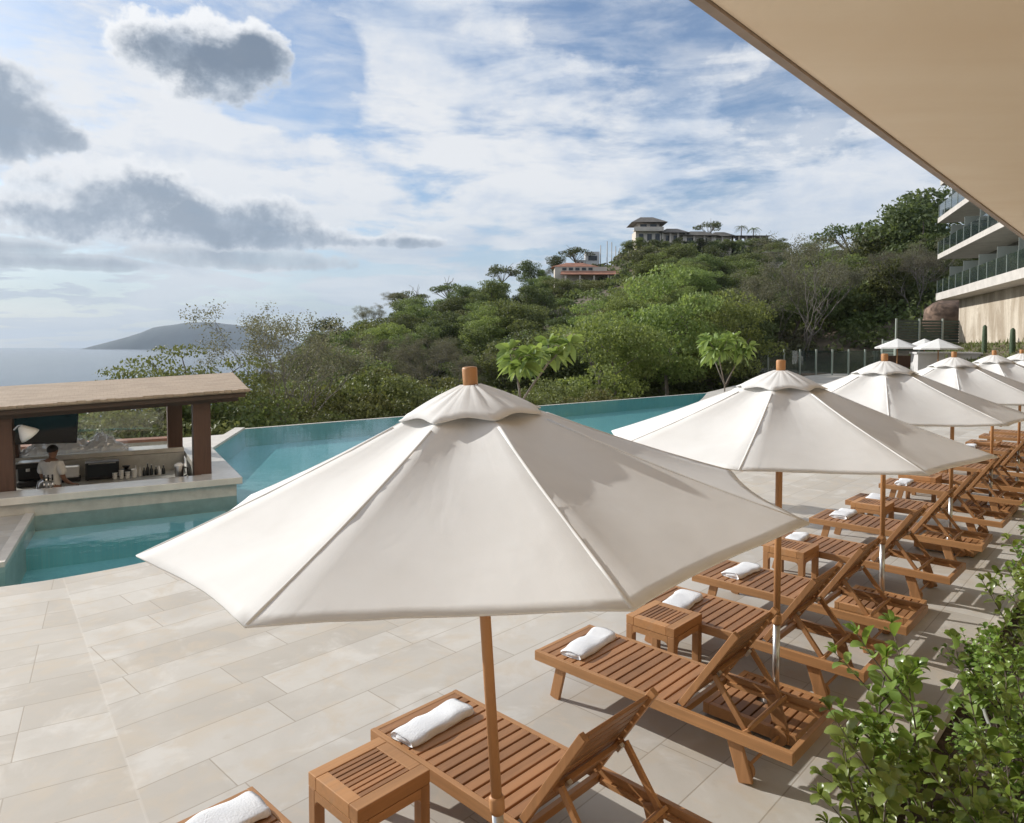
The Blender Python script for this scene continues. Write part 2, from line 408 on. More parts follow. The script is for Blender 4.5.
# ------------------------------------------------------------------ mesh and object helpers
class MB:
    def __init__(s): s.v, s.f = [], []
    def add(s, vs, fs):
        k = len(s.v); s.v += [tuple(q) for q in vs]; s.f += [tuple(i + k for i in f) for f in fs]; return s
    def box(s, a, b):
        (x0, y0, z0), (x1, y1, z1) = a, b
        return s.add([(x0, y0, z0), (x1, y0, z0), (x1, y1, z0), (x0, y1, z0), (x0, y0, z1), (x1, y0, z1), (x1, y1, z1), (x0, y1, z1)],
                     [(0, 3, 2, 1), (4, 5, 6, 7), (0, 1, 5, 4), (1, 2, 6, 5), (2, 3, 7, 6), (3, 0, 4, 7)])
    def beam(s, p, q, w, h, up=(0, 0, 1)):
        p, q = Vector(p), Vector(q); d = (q - p).normalized(); r = d.cross(Vector(up)).normalized(); n = r.cross(d)
        vs = [e + r * (w / 2 * i) + n * (h / 2 * j) for e in (p, q) for i, j in ((-1, -1), (1, -1), (1, 1), (-1, 1))]
        return s.add(vs, [(0, 1, 2, 3), (7, 6, 5, 4), (0, 4, 5, 1), (1, 5, 6, 2), (2, 6, 7, 3), (3, 7, 4, 0)])
    def tube(s, pts, rad, n=8, cap=True):
        pts = [Vector(p) for p in pts]; rad = rad if isinstance(rad, (list, tuple)) else [rad] * len(pts)
        vs, fs = [], []; prev = None
        for i, p in enumerate(pts):
            d = (pts[min(i + 1, len(pts) - 1)] - pts[max(i - 1, 0)]).normalized()
            r = (prev - d * prev.dot(d)).normalized() if prev is not None and (prev - d * prev.dot(d)).length > 1e-4 else d.orthogonal().normalized()
            prev = r; b = d.cross(r)
            vs += [p + (r * math.cos(a) + b * math.sin(a)) * rad[i] for a in (math.tau * k / n for k in range(n))]
        for i in range(len(pts) - 1):
            fs += [(i * n + k, i * n + (k + 1) % n, (i + 1) * n + (k + 1) % n, (i + 1) * n + k) for k in range(n)]
        if cap: fs += [tuple(range(n))[::-1], tuple(range((len(pts) - 1) * n, len(pts) * n))]
        return s.add(vs, fs)
    def lathe(s, prof, c=(0, 0, 0), n=16):
        c = Vector(c)
        return s.tube([c + Vector((0, 0, z + i * 1e-6)) for i, (r, z) in enumerate(prof)], [max(r, 1e-4) for r, z in prof], n)
    def prism(s, poly, z0, z1):
        n = len(poly)
        return s.add([(x, y, z0) for x, y in poly] + [(x, y, z1) for x, y in poly],
                     [tuple(range(n))[::-1], tuple(range(n, 2 * n))] + [(i, (i + 1) % n, (i + 1) % n + n, i + n) for i in range(n)])
    def build(s, name, m, parent=None, smooth=False, bevel=0.):
        me = bpy.data.meshes.new(name); me.from_pydata(s.v, [], s.f); me.validate(); me.update()
        if smooth: me.polygons.foreach_set('use_smooth', [True] * len(me.polygons))
        me.materials.append(MATS[m])
        o = bpy.data.objects.new(name, me); COL.objects.link(o)
        if parent is not None: o.parent = parent
        if bevel:
            bv = o.modifiers.new('bevel', 'BEVEL'); bv.width = bevel; bv.segments = 2; bv.limit_method = 'ANGLE'; bv.angle_limit = R(40)
        return o


def tag(o, label=None, cat=None, group=None, kind=None):
    if label: o['label'] = label
    if cat: o['category'] = cat
    if group: o['group'] = group
    if kind: o['kind'] = kind
    return o


def thing(name, label, cat, loc=(0, 0, 0), rz=0., group=None):
    o = bpy.data.objects.new(name, None); COL.objects.link(o); o.location = loc; o.rotation_euler = (0, 0, rz)
    o.empty_display_size = .2
    return tag(o, label, cat, group)


def copy_tree(o, parent=None):
    c = o.copy(); COL.objects.link(c)
    if parent is not None: c.parent = parent
    for ch in o.children: copy_tree(ch, c)
    return c


def structure(mb, name, m, smooth=False):
    return tag(mb.build(name, m, None, smooth), kind='structure')


# deck frame: U runs along the row of loungers away from the camera, V from their feet towards the planting bed
ROW = R(90 - 43.31)
UU = Vector((math.cos(ROW), math.sin(ROW), 0)); VV = Vector((math.sin(ROW), -math.cos(ROW), 0))
def D(u, v, z=0.): return UU * u + VV * v + Vector((0, 0, z))
# bar frame
BAR0, BARA = Vector((-4.9, 12.6, 0)), R(30.03)
BX, BY = Vector((math.cos(BARA), math.sin(BARA), 0)), Vector((-math.sin(BARA), math.cos(BARA), 0))
def B(x, y, z=0.): return BAR0 + BX * x + BY * y + Vector((0, 0, z))


# ------------------------------------------------------------------ ground, pool, sea, hills
def lerp_table(tab, x):
    if x <= tab[0][0]: return tab[0][1:]
    for a, b in zip(tab, tab[1:]):
        if x <= b[0]:
            t = (x - a[0]) / (b[0] - a[0]); t = t * t * (3 - 2 * t)
            return tuple(p + (q - p) * t for p, q in zip(a[1:], b[1:]))
    return tab[-1][1:]


# bearing (tan of the angle from +Y) ; then distance and height of: edge of the terrace, valley floor, crest, far foot
def _b(px): return (px - 512) / 698.
HILL = [(_b(x), *r) for x, r in (
    (-700, (22, -5, 40, -14, 130, -44, 420, -50)), (100, (26, -5, 45, -14, 130, -43, 420, -50)), (230, (29, -5, 45, -9, 120, -20, 420, -50)),
    (330, (31, -5, 46, -7, 130, 0.5, 460, -50)), (420, (32, -5, 48, -6, 145, 7.0, 480, -50)), (500, (34, -5, 50, -6, 155, 11.5, 500, -50)),
    (600, (38, -5, 54, -5, 172, 20.5, 500, -50)), (640, (41, -5, 56, -4, 183, 27.5, 520, -50)), (700, (46, -4, 60, -3, 185, 26.5, 520, -50)),
    (780, (67, -.4, 80, 2, 178, 24, 520, -50)), (850, (67, -.3, 82, 4, 150, 21, 520, -50)), (930, (70, .5, 82, 8, 122, 19, 520, -50)),
    (1100, (78, 1, 90, 10, 125, 21, 520, -50)), (1800, (80, 1, 100, 12, 150, 21, 520, -50)))]


def ground_z(x, y, rough=True):
    s = x / max(y, .1)
    y1, z1, y2, z2, y3, z3, y4, z4 = lerp_table(HILL, s)
    pts = [(y1 - 3, -3.4), (y1, z1), (y2, z2), (y3, z3), (y3 + 12, z3 - 1), (y4, z4), (y4 + 800, z4 - 4)]
    z = pts[0][1] if y <= pts[0][0] else pts[-1][1]
    for (a, za), (b, zb) in zip(pts, pts[1:]):
        if a < y <= b: z = za + (zb - za) * (y - a) / (b - a)
    if rough and y > y1 + 2:
        z += mnoise.noise(Vector((x * .03, y * .03, 0))) * 2.6 * min(1, (y - y1) / 40) + mnoise.noise(Vector((x * .11, y * .11, 5))) * .6
    return z


def terrain():
    mb = MB(); ss = [_b(p) for p in range(-700, 1820, 28)]; ys = []; y = 2.
    while y < 1200: ys.append(y); y *= 1.055
    vs = [(s * y, y, ground_z(s * y, y)) for y in ys for s in ss]; n = len(ss)
    fs = [(i * n + k, i * n + k + 1, (i + 1) * n + k + 1, (i + 1) * n + k) for i in range(len(ys) - 1) for k in range(n - 1)]
    mb.add(vs, fs); return structure(mb, 'terrain', 'earth', True)


terrain()
SEA = -45.
mb = MB(); mb.add([(14000 * math.cos(a), 14000 * math.sin(a), SEA) for a in (math.tau * k / 96 for k in range(96))], [tuple(range(96))]); structure(mb, 'sea', 'sea_water')

# island on the horizon
def island():
    mb = MB(); Y0 = 8200.; n, m = 60, 14
    prof = [(100, 345), (112, 341), (125, 337), (140, 332), (152, 327), (162, 325.5), (172, 324.5), (186, 322), (200, 322), (215, 322.5), (232, 324.5), (248, 328), (265, 333), (285, 339), (300, 344), (305, 346)]
    vs = []
    for i in range(n + 1):
        px = 100 + 205 * i / n
        for (a, ya), (b, yb) in zip(prof, prof[1:]):
            if a <= px <= b: h = (345 - (ya + (yb - ya) * (px - a) / (b - a))) / 698 * Y0 + 48
        if i == n or i == 0: h = 0
        for j in range(m + 1):
            t = j / m; hh = max(0, h * math.sin(math.pi * t) ** .8 * (1 + .04 * mnoise.noise(Vector((i * .12, j * .5, 1)))))
            y = Y0 - 400 + 1000 * t + 0
            vs.append((_b(px) * Y0 + 0, y, SEA - 2 + hh))
    fs = [(i * (m + 1) + j, (i + 1) * (m + 1) + j, (i + 1) * (m + 1) + j + 1, i * (m + 1) + j + 1) for i in range(n) for j in range(m)]
    mb.add(vs, fs); structure(mb, 'island', 'island_scrub', True)


plain('island_scrub', (.03, .042, .04), .95, 0, .4, .006)
island()

POOL_NEAR = [(-12, 4.6), (-9, 5.9), (-7.2, 6.95), (-5.72, 7.69), (-5.11, 8.08), (-4.55, 8.62), (-4.0, 9.45), (-3.3, 10.9), (-2.1, 13.0), (0, 15.9), (3, 20), (6, 26), (9, 33.5), (11.2, 39.9)]
DECK = POOL_NEAR + [(18, 52), (30, 66), (38, 66), (44, 62), (30, 30), (25, 18), (10, 4), (4, -6), (-30, -6), (-30, -2)]


def smooth_line(pts, k=6):
    o = []
    for i in range(len(pts) - 1):
        p = [Vector((*pts[max(0, min(len(pts) - 1, i + j))], 0)) for j in (-1, 0, 1, 2)]
        for q in range(k):
            t = q / k
            o.append(tuple((.5 * (2 * p[1] + (p[2] - p[0]) * t + (2 * p[0] - 5 * p[1] + 4 * p[2] - p[3]) * t * t + (3 * p[1] - p[0] - 3 * p[2] + p[3]) * t ** 3))[:2]))
    return o + [pts[-1]]


near = smooth_line(POOL_NEAR)
mb = MB(); deck = near + DECK[len(POOL_NEAR):]; mb.prism(deck, -.35, 0); structure(mb, 'pool_deck', 'stone_paving')
# pale bullnose lip along the water
mb = MB(); n = len(near)
def offs(i, w):
    a, b = Vector(near[max(0, i - 1)]), Vector(near[min(n - 1, i + 1)]); d = (b - a).normalized(); return Vector(near[i]) + Vector((-d.y, d.x)) * w
mb.add([(*offs(i, .03), -.03) for i in range(n)] + [(*offs(i, .002), -.03) for i in range(n)] + [(*offs(i, .03), -.62) for i in range(n)] + [(*offs(i, .002), -.62) for i in range(n)],
       [(i, i + 1, n + i + 1, n + i) for i in range(n - 1)] + [(2 * n + i, 2 * n + i + 1, i + 1, i) for i in range(n - 1)])
structure(mb, 'pool_wall', 'pool_tile')
# pool basin and water
C1, C2, C3 = B(-.35, 5.0), Vector((-8.86, 22.63, 0)), Vector((12.6, 41.2, 0))
LEFT = B(-9, .2)
mb = MB()
wat = [p for p in near] + [(C3.x, C3.y), (C2.x, C2.y), (C1.x, C1.y), tuple(B(-.35, .3)[:2]), tuple(LEFT[:2])]
mb.add([(x, y, -.62) for x, y in wat], [tuple(range(len(wat)))]); structure(mb, 'pool_floor', 'pool_tile')
mb = MB(); wat = [(x, y, -.045) for x, y in wat]
mb.add(wat, [tuple(range(len(wat)))]); structure(mb, 'pool_water', 'pool_water')
# infinity edge: thin stone rim, wall below and catch channel
def wall_line(a, b, w, z0, z1, name, m):
    mb = MB(); a, b = Vector(a), Vector(b); mb.beam((a.x, a.y, (z0 + z1) / 2), (b.x, b.y, (z0 + z1) / 2), w, z1 - z0); return structure(mb, name, m)
wall_line(C2 + Vector((.0, .1, 0)), C3, .16, -4.5, -.04, 'infinity_edge', 'coping')
wall_line(C1, C2, .30, -4.5, .02, 'pool_side_wall', 'coping')
inn = Vector((C3.y - C2.y, C2.x - C3.x, 0)).normalized() * .095; inl = Vector((C2.y - C1.y, C1.x - C2.x, 0)).normalized() * .165
wall_line(C2 + inn, C3 + inn, .02, -.62, -.047, 'pool_lining', 'pool_tile'); wall_line(C1 + inl, C2 + inl, .02, -.62, -.047, 'pool_lining', 'pool_tile')
mb = MB(); mb.prism([tuple(B(-.9, 4.6)[:2]), tuple(B(-.35, 5.0)[:2]), (C2.x - .15, C2.y), (C2.x - 1.6, C2.y - 1.2)], -4.5, -.18); structure(mb, 'overflow_ledge', 'coping')
# seat ledge under water in front of the bar
mb = MB(); mb.prism([tuple(B(-9, -1.0)[:2]), tuple(B(-.3, -1.0)[:2]), tuple(B(-.3, .2)[:2]), tuple(B(-9, .2)[:2])], -.62, -.30); structure(mb, 'underwater_bench', 'pool_tile')
# deck spur at the bar's left
mb = MB(); mb.prism([(-7.72, 11.1), (-6.32, 8.55), (-7.3, 7.7), (-11, 6.6), (-13.5, 10.6)][::-1][::-1], -.62, .0); structure(mb, 'deck_spur', 'stone_paving')
wall_line((-7.75, 11.13, 0), (-6.33, 8.5, 0), .12, -1.3, .02, 'spur_coping', 'coping')

# planting bed along the loungers
mb = MB(); mb.prism([tuple(D(-1, -1.06)[:2]), tuple(D(30, -1.06)[:2]), tuple(D(30, .9)[:2]), tuple(D(-1, .9)[:2])], -.2, .035)
structure(mb, 'planting_bed', 'soil')
mb = MB(); mb.beam(D(-1, -1.09, .035), D(30, -1.09, .035), .055, .13); structure(mb, 'bed_kerb', 'coping')


# ------------------------------------------------------------------ hotel: overhang above the camera, and the far block
def overhang():
    t = thing('roof_overhang', 'cream plastered roof overhang jutting over the deck at upper right', 'overhang')
    mb = MB(); z = 4.2; v0 = -1.53
    P = [D(-8, v0 + .03), D(24.6, v0 + .03), D(24.6, 5), D(-8, 5)]
    mb.prism([tuple(p[:2]) for p in P], z, z + .5); mb.build('soffit', 'soffit_plaster', t)
    mb = MB(); mb.beam(D(-8, v0, z + .25), D(24.6, v0, z + .25), .05, .53); mb.build('fascia', 'fascia_paint', t)
    mb = MB(); P = [D(-8, .2), D(24.6, .2), D(24.6, 6), D(-8, 6)]; mb.prism([tuple(p[:2]) for p in P], z + .503, z + 14); mb.build('upper_storey', 'soffit_plaster', t)  # unseen storeys above the soffit, added to cut sky light from behind
    mb = MB(); P = [D(-8, 3.2), D(24.6, 3.2), D(24.6, 3.6), D(-8, 3.6)]; mb.prism([tuple(p[:2]) for p in P], -.3, z); mb.build('wall', 'soffit_plaster', t)


plain('fascia_paint', (.30, .235, .19), .7, 0, .1, 3)
overhang()
FAR = Vector((37.5, 62, 0)); FD = Vector((-.341, -.940, 0)); FP = Vector((.940, -.341, 0))      # along the front towards us, and into the block
def H(a, b, z=0.): return FAR + FD * a + FP * b + Vector((0, 0, z))


def hotel():
    t = thing('hotel_block', 'hotel block with white balcony slabs and glass railings', 'building', FAR)
    def put(mb, name, m, p=None): o = mb.build(name, m, p or t); o.matrix_parent_inverse = Matrix.Translation(-FAR); return o
    def quad(a0, a1, b0, b1, z0, z1):
        mb = MB(); mb.prism([tuple(H(a, b)[:2]) for a, b in ((a0, b0), (a0, b1), (a1, b1), (a1, b0))], z0, z1); return mb
    L = 46
    zs = [6.62, 10.22, 13.42, 16.55]; a0s = [0, .3, 0, .6]
    for z, a0 in zip(zs, a0s):
        put(quad(a0, L, 0, 12, z, z + (.62 if z < 7 else .42)), 'balcony_slab', 'concrete')
    put(quad(.9, L, 1.6, 11.5, -.5, 6.615), 'base_wall', 'stained_wall')
    for z, z2 in zip(zs[:3], zs[1:]):
        zt = z + (.62 if z < 7 else .42)
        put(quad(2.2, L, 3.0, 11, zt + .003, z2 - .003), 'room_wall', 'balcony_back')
        put(quad(.12, L, .06, .085, zt + .02, zt + 1.12), 'railing', 'railing_glass')
        a = .15
        while a < L: put(quad(a, a + .05, .03, .055, zt, zt + 1.14), 'railing_post', 'fence_post'); a += 2.1
        put(quad(.12, .145, .06, 2.6, zt + .02, zt + 1.12), 'end_railing', 'railing_glass')
        a = 4.0
        while a < L - 4:
            put(quad(a, a + .05, .16, 2.8, zt + .01, zt + 1.95), 'divider', 'frosted_glass'); a += 4.2
    return t


hotel()


# ------------------------------------------------------------------ teak loungers, side tables, towels, parasols
def make_lounger():
    """local x across the seat, y from the head end (0) to the foot (2.0)"""
    t = thing('sun_lounger', '', 'sun lounger')
    Wd, Lg, zt, rh = .70, 2.0, .335, .075
    for x in (.0, Wd - .035): mb = MB(); mb.box((x, 0, zt - rh), (x + .035, Lg, zt)); mb.build('side_rail', 'teak_long', t, bevel=.004)
    for y, dz in ((0, 0), (Lg - .035, .002)): mb = MB(); mb.box((.036, y, zt - rh), (Wd - .036, y + .035, zt - dz)); mb.build('end_rail', 'teak_cross', t, bevel=.004)
    mb = MB(); mb.box((.036, .74, zt - rh), (Wd - .036, .775, zt - .03)); mb.build('cross_rail', 'teak_cross', t, bevel=.004)
    mb = MB(); y = .80; k = 0
    while y < Lg - .05:
        mb.box((.037, y, zt - .022), (Wd - .037, y + .063, zt - .001)); y += .0785; k += 1
    mb.build('slatted_seat', 'teak_slat', t, bevel=.003)
    for x in (.036, Wd - .056): mb = MB(); mb.box((x, .05, zt - rh + .002), (x + .02, .73, zt - .045)); mb.build('notched_ledge', 'teak_long', t)
    for x in (.036, Wd - .066):                                                     # splayed legs at the foot
        mb = MB(); mb.beam((x + .015, 1.76, zt - .03), (x + .015, 1.835, -.012 + .012), .03, .085, (0, 1, .26)); mb.build('leg', 'teak_up', t, bevel=.004)
    for x in (.036, Wd - .066):
        mb = MB(); mb.beam((x + .015, .40, zt - .03), (x + .015, .30, .006), .03, .095, (0, 1, -.35)); lg = mb.build('leg', 'teak_up', t, bevel=.008)
    for x in (.075, Wd - .11):
        mb = MB(); mb.tube([(x, .33, .062), (x + .035, .33, .062)], .062, 18); mb.build('wheel', 'teak_up', t, bevel=.004)
    mb = MB(); mb.tube([(.05, .33, .062), (Wd - .05, .33, .062)], .011, 8); mb.build('axle', 'teak_cross', t)
    # raised back
    bt = MB(); P0 = Vector((0, .755, zt + .005)); d = Vector((0, -.55, .835)).normalized(); nrm = Vector((0, .835, .55)).normalized(); Lb = .685
    def pt(x, s, n=0.): return P0 + Vector((x, 0, 0)) + d * s + nrm * n
    for x in (.058, Wd - .058): bt.beam(pt(x, 0), pt(x, Lb), .036, .045, nrm)
    bk = bt.build('back_frame', 'teak_up', t, bevel=.004)
    mb = MB(); s = .045
    while s < Lb - .02:
        mb.beam(pt(.078, s, .008), pt(Wd - .078, s, .008), .062, .02, nrm); s += .0715
    mb.beam(pt(.078, .30, -.03), pt(Wd - .078, .30, -.03), .05, .025, nrm)
    mb.build('slatted_back', 'teak_slat', bk, bevel=.003)
    for x in (.12, Wd - .15): mb = MB(); mb.beam(pt(x + .015, .3, -.05), pt(x + .015, .345, -.05), .03, .02, nrm); mb.build('hinge', 'bracket_metal', bk)
    mb = MB(); top = pt(0, .33, -.04); ft = Vector((0, .30, zt - .05))
    for x in (.085, Wd - .085): mb.beam((x, top.y, top.z), (x, ft.y, ft.z), .024, .036, (0, 1, 1))
    mb.beam((.06, ft.y + .02, ft.z + .03), (Wd - .06, ft.y + .02, ft.z + .03), .07, .022, (0, 1, 1.1))
    mb.build('back_prop', 'teak_up', t, bevel=.003)
    return t


def make_table():
    t = thing('side_table', '', 'side table')
    S, h, lw = .46, .42, .062
    for x in (0, S - lw):
        for y in (0, S - lw):
            mb = MB(); mb.box((x, y, 0), (x + lw, y + lw, h - .075)); mb.build('leg', 'teak_up', t, bevel=.005)
    mb = MB()
    for a in (0, S - .03): mb.box((lw + .001, a, h - .125), (S - lw - .001, a + .03, h - .077)); mb.box((a, lw + .001, h - .125), (a + .03, S - lw - .001, h - .077))
    r = .035
    for a in (0, S - .03):                                                          # little corner brackets: the arches
        for c, sgn in ((lw, 1), (S - lw, -1)):
            pts = [(c, h - .126), (c + sgn * r, h - .126)] + [(c + sgn * (r - r * math.sin(q)), h - .126 - r + r * math.cos(q)) for q in (.4, .8, 1.2, 1.57)]
            for horiz in (0, 1):
                m2 = [((p, a, z) if horiz == 0 else (a, p, z)) for p, z in pts]; n2 = [((p, a + .03, z) if horiz == 0 else (a + .03, p, z)) for p, z in pts]
                n = len(pts); mb.add(m2 + n2, [tuple(range(n)), tuple(range(n, 2 * n))[::-1]] + [(i, (i + 1) % n, (i + 1) % n + n, i + n) for i in range(n)])
    mb.build('apron', 'teak_cross', t)
    mb = MB(); w = .075
    for y in (0, S - w): mb.box((0, y, h - .074), (S, y + w, h))
    for x in (0, S - w): mb.box((x, w + .001, h - .074), (x + w, S - w - .001, h - .001))
    tf = mb.build('top_frame', 'teak_cross', t, bevel=.004)
    mb = MB(); y = w + .008
    for k in range(8): mb.box((w + .001, y, h - .03), (S - w - .001, y + .029, h - .003)); y += .0382
    mb.build('slat', 'teak_slat', tf, bevel=.002)
    return t


def towel_mesh(seed, L=.46, Wd=.20, Hh=.075):
    q = random.Random(seed); mb = MB(); n, m = 22, 20; vs = []
    for i in range(n + 1):
        s = i / n; x = (s - .5) * L
        edge = min(1, min(s, 1 - s) / .06); k = .86 + .14 * edge ** .5
        for j in range(m):
            a = math.tau * j / m; ca, sa = math.cos(a), math.sin(a)
            y = Wd / 2 * math.copysign(abs(ca) ** .55, ca) * (1 - .10 * (sa > 0)); z = Hh / 2 * math.copysign(abs(sa) ** .6, sa)
            w = mnoise.noise(Vector((x * 9, a * 1.1, seed))) * .010 + .003 * math.sin(x * 22 + seed + a)
            z += (.016 * mnoise.noise(Vector((x * 5, y * 7, seed * 3)))) * (sa > -.2) + w * .6
            vs.append((x + .012 * mnoise.noise(Vector((y * 12, z * 12, seed))), y * k + w, max(.001, Hh / 2 + z * (k if sa > 0 else 1))))
    fs = [(i * m + j, i * m + (j + 1) % m, (i + 1) * m + (j + 1) % m, (i + 1) * m + j) for i in range(n) for j in range(m)]
    # rolled ends: a slightly sunken spiral fold
    for e in (0, n):
        c = Vector((0, 0, 0))
        for j in range(m): c += Vector(vs[e * m + j])
        c /= m; ring1, ring2 = [], []
        for j in range(m):
            p = Vector(vs[e * m + j]); ring1.append(c + (p - c) * .66 + Vector((.014 if e == 0 else -.014, 0, 0))); ring2.append(c + (p - c) * .45 + Vector((-.004 if e == 0 else .004, 0, 0)))
        k = len(vs); vs += ring1 + ring2
        for j in range(m):
            j2 = (j + 1) % m
            fs += [(e * m + j, e * m + j2, k + j2, k + j), (k + j, k + j2, k + m + j2, k + m + j)]
        vs.append(c); fs += [(k + m + j, k + m + (j + 1) % m, len(vs) - 1) for j in range(m)]
    mb.add(vs, fs); return mb


LZ = [1.0, 2.43, 3.98, 5.34, 6.46, 8.15, 9.72, 11.18, 12.95, 14.10, 15.75, 17.0, 18.7, 19.95, 21.6, 22.9]
ORD = ['first', 'second', 'third', 'fourth', 'fifth', 'sixth', 'seventh', 'eighth', 'ninth', 'tenth', 'eleventh', 'twelfth', 'thirteenth', 'fourteenth', 'fifteenth', 'sixteenth']
VH = -1.52
proto = make_lounger()
for i, u in enumerate(LZ):
    o = proto if i == 0 else copy_tree(proto)
    v = VH + (-.02 if i >= 5 else 0) - (.03 if i >= 8 else 0) + rnd.uniform(-.02, .02) * (i > 2)
    o.location = D(u, v); o.rotation_euler = (0, 0, ROW + R(rnd.uniform(-1., 1.)) * (i > 0))
    lab = {0: 'teak lounger nearest the camera, only its towelled foot showing at the bottom edge',
           1: 'teak lounger under the nearest parasol, raised back, rolled white towel at its foot',
           2: 'teak lounger standing alone behind the nearest parasol, towel at its foot, back raised',
           3: 'teak lounger behind the second side table, just past the second parasol pole'}.get(i)
    tag(o, lab or f'{ORD[i]} teak lounger from the near end of the row, back raised', 'sun lounger', 'teak loungers in the row')
tw = [(.40, .19, 0), (.33, .25, 3), (.36, .26, 6), (.30, .33, 7), (.40, .34, -3), (.33, .30, 6), (.45, .30, 2), (.32, .32, 5), (.3, .32, 3), (.34, .3, 0)]
for i, u in enumerate(LZ[:13]):
    a, back, rot = tw[i % len(tw)]
    m_ = towel_mesh(i + 1, .50 + .03 * math.sin(i), .235 + .02 * math.cos(i * 2), .052)
    v = VH - 2.0 + back - (.02 if i >= 5 else 0) - (.03 if i >= 8 else 0)
    o = m_.build('towel', 'towel_cotton', None, True); o.location = D(u + a, v, .3345); o.rotation_euler = (0, 0, ROW + R(rot))
    tag(o, f'white rolled towel on the foot of the {ORD[i]} lounger from the near end', 'towel', 'rolled towels on the loungers')
tproto = make_table()
for i, u in enumerate((1.90, 4.90, 7.70, 10.70, 13.62, 16.5, 19.45)):
    o = tproto if i == 0 else copy_tree(tproto)
    o.location = D(u, -2.83 - (.03 if i > 1 else 0)); o.rotation_euler = (0, 0, ROW)
    tag(o, f'square teak side table with slatted top, {ORD[i]} from the near end of the row', 'side table', 'teak side tables between the loungers')


def make_parasol():
    """origin at the foot of the pole"""
    t = thing('parasol', '', 'parasol')
    za, Rr, h, N8 = 2.535, 1.265, .525, 8
    TH = 0.
    def ridge(r): k = r / Rr; return za - h * k + .035 * math.sin(math.pi * min(1, k)) * -.6
    mb = MB(); rings = [.14, .22, .34, .5, .66, .82, .98, 1.10, 1.17, 1.222, Rr]; nseg = 10; vs = []
    for ri, r in enumerate(rings):
        for k in range(N8):
            for j in range(nseg):
                f = j / nseg; a = TH + math.tau * k / N8
                p = Vector((math.cos(a), math.sin(a), 0)).lerp(Vector((math.cos(a + math.tau / N8), math.sin(a + math.tau / N8), 0)), f) * r
                kk = r / Rr; sag = math.sin(math.pi * f)
                z = ridge(r) - .034 * sag * math.sin(math.pi * kk ** .8) - .006 * sag * kk
                p *= 1 - .030 * sag * max(0, kk - .5) * 2
                z += .004 * mnoise.noise(Vector((p.x * 4, p.y * 4, k))) * kk + .0025 * sag * math.sin(7 * f + 5 * k + r * 6)
                if ri >= len(rings) - 2: z += .004 * mnoise.noise(Vector((p.x * 14, p.y * 14, 2)))
                vs.append((p.x, p.y, z))
    M = N8 * nseg
    fs = [(i * M + k, i * M + (k + 1) % M, (i + 1) * M + (k + 1) % M, (i + 1) * M + k) for i in range(len(rings) - 1) for k in range(M)]
    mb.add(vs, fs); cn = mb.build('canopy', 'canvas', t, True)
    so = cn.modifiers.new('cloth', 'SOLIDIFY'); so.thickness = .007; so.offset = -1
    mb = MB()
    for k in range(N8):
        a = TH + math.tau * k / N8
        mb.tube([(math.cos(a) * r, math.sin(a) * r, ridge(r) + .003) for r in (.33, .5, .7, .9, 1.1, Rr - .005)], .007, 6)
    mb.build('seam', 'canvas', cn, True)
    mb = MB(); i0 = (len(rings) - 2) * M; up = lambda p: (p[0] * 1.001, p[1] * 1.001, p[2] + .0035)
    mb.add([up(vs[i0 + k]) for k in range(M)] + [up(vs[i0 + M + k]) for k in range(M)], [(k, (k + 1) % M, M + (k + 1) % M, M + k) for k in range(M)]); mb.build('hem', 'canvas', cn)
    # vent cap with scalloped lifted edge
    mb = MB(); vs = []; rr = [.045, .085, .14, .20, .255, .305]; ns = 10
    for r in rr:
        for k in range(N8):
            for j in range(ns):
                f = j / ns; a = TH + math.tau * k / N8
                p = Vector((math.cos(a), math.sin(a), 0)).lerp(Vector((math.cos(a + math.tau / N8), math.sin(a + math.tau / N8), 0)), f) * r
                kk = r / rr[-1]; lift = math.sin(math.pi * f)
                z = za + .008 - (h / Rr) * r * 1.0 + .008 + lift ** 2 * .016 * kk ** 2 - .008 * math.cos(2 * math.pi * f * 2) * kk * (1 - kk) * 2 - .014 * kk ** 3
                p *= 1 - .05 * lift * kk
                z += .007 * math.sin(math.tau * f * 2 + k * 1.7) * kk * (1 - kk) * 2
                vs.append((p.x, p.y, z))
    M = N8 * ns
    fs = [(i * M + k, i * M + (k + 1) % M, (i + 1) * M + (k + 1) % M, (i + 1) * M + k) for i in range(len(rr) - 1) for k in range(M)]
    fs.append(tuple(range(M))[::-1])
    mb.add(vs, fs); vc = mb.build('vent_cap', 'canvas', t, True); so = vc.modifiers.new('cloth', 'SOLIDIFY'); so.thickness = .004; so.offset = -1
    mb = MB(); mb.lathe([(.028, za - .04), (.031, za + .025), (.0315, za + .068), (.029, za + .077), (.018, za + .079)], n=18); mb.build('finial', 'teak_up', t, True)
    mb = MB(); mb.tube([(0, 0, .70), (0, 0, 1.5), (0, 0, za - .03)], .0235, 16); pl = mb.build('pole', 'teak_up', t, True)
    mb = MB(); mb.lathe([(.030, .68), (.033, .70), (.033, .745), (.027, .755)], n=16); mb.build('collar', 'teak_up', pl, True)
    mb = MB(); mb.tube([(0, 0, .09), (0, 0, .69)], .0245, 16); mb.build('metal_post', 'steel', t, True)
    for k in range(N8):
        a = TH + math.tau * k / N8; c, s = math.cos(a), math.sin(a)
        mb = MB(); mb.beam((c * .06, s * .06, za - .07), (c * (Rr - .06), s * (Rr - .06), ridge(Rr - .06) - .022), .018, .026)
        rb = mb.build('rib', 'teak_up', t)
        mb = MB(); mb.beam((c * .04, s * .04, 2.0), (c * .66, s * .66, ridge(.66) - .04), .014, .02); mb.build('strut', 'teak_up', rb)
    mb = MB(); mb.lathe([(.03, 1.96), (.045, 1.97), (.045, 2.03), (.03, 2.04)], n=16); mb.build('runner', 'teak_up', t, True)
    return t


